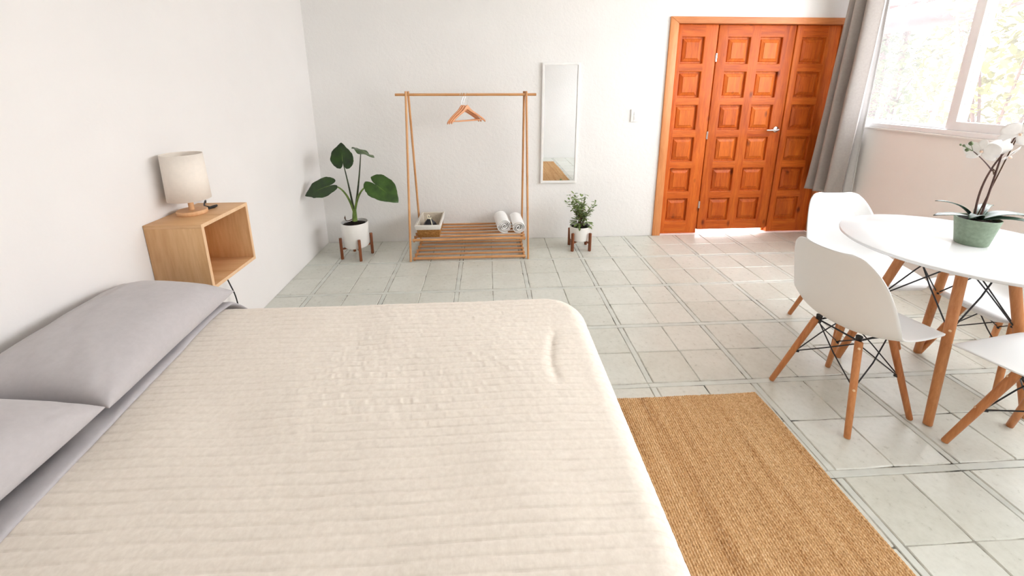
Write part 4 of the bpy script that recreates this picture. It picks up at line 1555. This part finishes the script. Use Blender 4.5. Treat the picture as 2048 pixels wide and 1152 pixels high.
def petal_mesh(mb, c, d, n, L, w, cup):
    d = Vector(d).normalized()
    n = Vector(n)
    n = (n - d * n.dot(d)).normalized()
    s = n.cross(d)
    c = Vector(c)
    rows = []
    for i in range(8):
        k = i / 7
        ww = w * 0.5 * (math.sin(math.pi * (0.10 + 0.86 * k)) ** 0.8) * (0.75 + 0.45 * k)
        rows.append([c + d * L * k + s * ww * q + n * (cup * L * (k * k) - 0.10 * ww * abs(q)) for q in (-1, -0.6, 0, 0.6, 1)])
    mb.grid(np.array([[tuple(a) for a in r] for r in rows]))


def flower(c, face, up, size):
    face = Vector(face).normalized()
    up = Vector(up)
    up = (up - face * up.dot(face)).normalized()
    side = face.cross(up)
    c = Vector(c)
    fl_ = MB().lathe([(0, 0), (0.004, 0.002), (0.0058, 0.006), (0.004, 0.012), (0, 0.015)], 12)
    q_ = face.to_track_quat('Z', 'Y')
    fl_.xform(Matrix.Translation(c) @ q_.to_matrix().to_4x4())
    f_o = fl_.build('flower', m_lip, orc, smooth=True)
    for ang, L, w in ((90, 0.92, 0.62), (-38, 0.92, 0.60), (218, 0.92, 0.60), (14, 1.0, 1.10), (166, 1.0, 1.10)):
        a = math.radians(ang)
        d = side * math.cos(a) + up * math.sin(a)
        mb = MB()
        lift = 0.0012 if w > 1 else 0.0
        petal_mesh(mb, c + face * lift, d + face * 0.12, face, size * L, size * w, -0.12)
        mb.build('petal', m_petal, f_o, smooth=True, angle=180, solid=0.0010)
    return f_o


flower(OL(2.212, 1.612, 1.248), (-0.45, -0.75, -0.40), (0.1, -0.4, 0.9), 0.066)
flower(OL(2.098, 1.638, 1.172), (-0.80, -0.45, -0.20), (0.2, 0.1, 1), 0.058)
flower(OL(2.150, 1.628, 1.186), (-0.15, -0.80, -0.45), (0.3, -0.2, 1), 0.056)
flower(OL(2.228, 1.640, 1.150), (0.45, -0.60, -0.50), (0.4, 0.1, 0.9), 0.058)
flower(OL(2.190, 1.655, 1.170), (0.10, -0.70, -0.20), (0.0, 0.2, 1), 0.052)
for (x, y, z, r) in ((2.046, 1.652, 1.176, 0.0075), (2.030, 1.655, 1.194, 0.0052), (2.056, 1.652, 1.203, 0.0085), (2.014, 1.655, 1.198, 0.0042)):
    b_ = MB().lathe([(0, -r * 1.1), (r * 0.7, -r * 0.6), (r, 0), (r * 0.75, r * 0.7), (0, r * 1.35)], 12, OL(x, y, z))
    b_.tube([OL(x, y, z), OL(2.072, 1.650, 1.172)], 0.0011, 6)
    b_.build('bud', m_bud, orc, smooth=True)

# ================================================================== OUTSIDE THE WINDOW
m_ground = plain('pale_gravel', srgb(214, 208, 196), 0.9, 0.2, var=0.12, nscale=6)
m_hedge = leaf_mat('garden_leaf', srgb(72, 84, 46), srgb(104, 114, 70), 0.8, 4)
m_hedge2 = leaf_mat('garden_leaf_yellow', srgb(92, 92, 44), srgb(120, 118, 66), 0.8, 4)
m_gwall = plaster('garden_wall_render', (0.82, 0.81, 0.80, 1), 0.2, 20)
m_bark = plain('tree_bark', srgb(88, 66, 60), 0.9, 0.2, var=0.15)
m_rooftile = plain('terracotta', srgb(118, 62, 56), 0.8, 0.2, var=0.12, nscale=12)
g = MB().box(-9, -7, -0.4, 16, 15, -0.155).build('ground', m_ground)
tag(g, 'pale ground outside the house', kind='structure')
gw = MB().box(8.2, 0.5, -0.155, 8.35, 13, 2.0).build('wall_garden', m_gwall)
tag(gw, 'pale garden wall beyond the shrubs', kind='structure')


def shrub(cx, cy, rx, ry, h, n, mat, seed, label):
    sr = random.Random(seed)
    s = tag(empty('shrub', (cx, cy, -0.155)), label, 'shrub', 'garden shrubs outside the window')
    lf_ = MB()
    for k in range(n):
        while True:
            p = Vector((sr.uniform(-1, 1), sr.uniform(-1, 1), sr.uniform(-1, 1)))
            if 0.25 < p.length < 1:
                break
        q_ = Vector((p.x * rx, p.y * ry, h * 0.55 + p.z * h * 0.47))
        leaflet(lf_, q_, (sr.uniform(-1, 1), sr.uniform(-1, 1), sr.uniform(-0.8, 0.5)), (0.1, 0.2, 1), sr.uniform(0.10, 0.20), sr.uniform(0.05, 0.09))
    f_ = lf_.build('foliage', mat, s)
    f_['kind'] = 'stuff'
    for k in range(6):
        a = sr.uniform(0, 6.28)
        MB().tube(bez((sr.uniform(-.1, .1), sr.uniform(-.1, .1), 0), (math.cos(a) * rx * .2, math.sin(a) * ry * .2, h * .4), (math.cos(a) * rx * .6, math.sin(a) * ry * .6, h * .8), 8), [0.03, 0.027, 0.024, 0.02, 0.017, 0.014, 0.01, 0.006], 6).build('branch', m_bark, s, smooth=True)
    return s


shrub(7.2, 9.3, 0.9, 1.0, 3.2, 1300, m_hedge, 1, 'pale green shrub behind the window pane right beside the curtain')
shrub(6.9, 7.2, 0.9, 1.0, 2.5, 1500, m_hedge, 4, 'pale green shrub behind the left hand window pane, under the red roof')
shrub(6.6, 5.1, 0.9, 1.0, 3.0, 1500, m_hedge2, 2, 'yellow green shrub behind the white window mullion')
shrub(6.4, 3.0, 0.9, 1.0, 3.0, 1400, m_hedge, 3, 'pale green shrub behind the right hand window pane')
tr = tag(empty('tree', (5.0, 4.62, -0.155)), 'slender bare branching tree seen through the window', 'tree')
MB().tube(bez((0, 0, 0), (0.05, -0.05, 0.9), (0.12, -0.16, 1.85), 12), [0.034 - 0.0012 * i for i in range(12)], 8).build('trunk', m_bark, tr, smooth=True)
for (p0, p1, p2) in (((0.12, -0.16, 1.85), (0.14, -0.25, 2.1), (0.16, -0.52, 2.35)), ((0.12, -0.16, 1.85), (0.10, -0.1, 2.2), (0.2, 0.10, 2.6)), ((0.06, -0.07, 1.3), (0.1, 0.15, 1.6), (0.1, 0.35, 1.85))):
    MB().tube(bez(p0, p1, p2, 10), [0.018 - 0.0014 * i for i in range(10)], 8).build('branch', m_bark, tr, smooth=True)
rf = tag(empty('tiled_roof', (6.95, 7.42, 2.50)), 'corner of a red tiled roof outside at the top of the window', 'roof')
for i in range(9):
    ys_ = -1.8 + i * 0.30
    pr = [(0.15 * math.cos(a), 0.07 * math.sin(a)) for a in np.linspace(0, math.pi, 9)] + [(0.135 * math.cos(a), 0.055 * math.sin(a)) for a in np.linspace(math.pi, 0, 9)]
    mb = MB().prism(pr, 0, 1.9)
    mb.xform(Matrix.Translation((-1.0, ys_, 0.0)) @ Matrix.Rotation(math.radians(-16), 4, 'Y') @ Matrix(((0, 0, 1, 0), (1, 0, 0, 0), (0, 1, 0, 0), (0, 0, 0, 1))))
    mb.build('roof_tile', m_rooftile, rf, smooth=True)
mb = MB().box(-0.95, -1.95, -0.06, 0.9, 0.75, -0.03)
mb.xform(Matrix.Rotation(math.radians(-16), 4, 'Y'))
mb.build('roof_board', m_rooftile, rf)
for y_ in (0.2, 0.6):
    MB().tube([(0.7, y_, 0.10), (0.7, y_, -2.655)], 0.06, 10).build('roof_post', m_bark, rf, smooth=True)
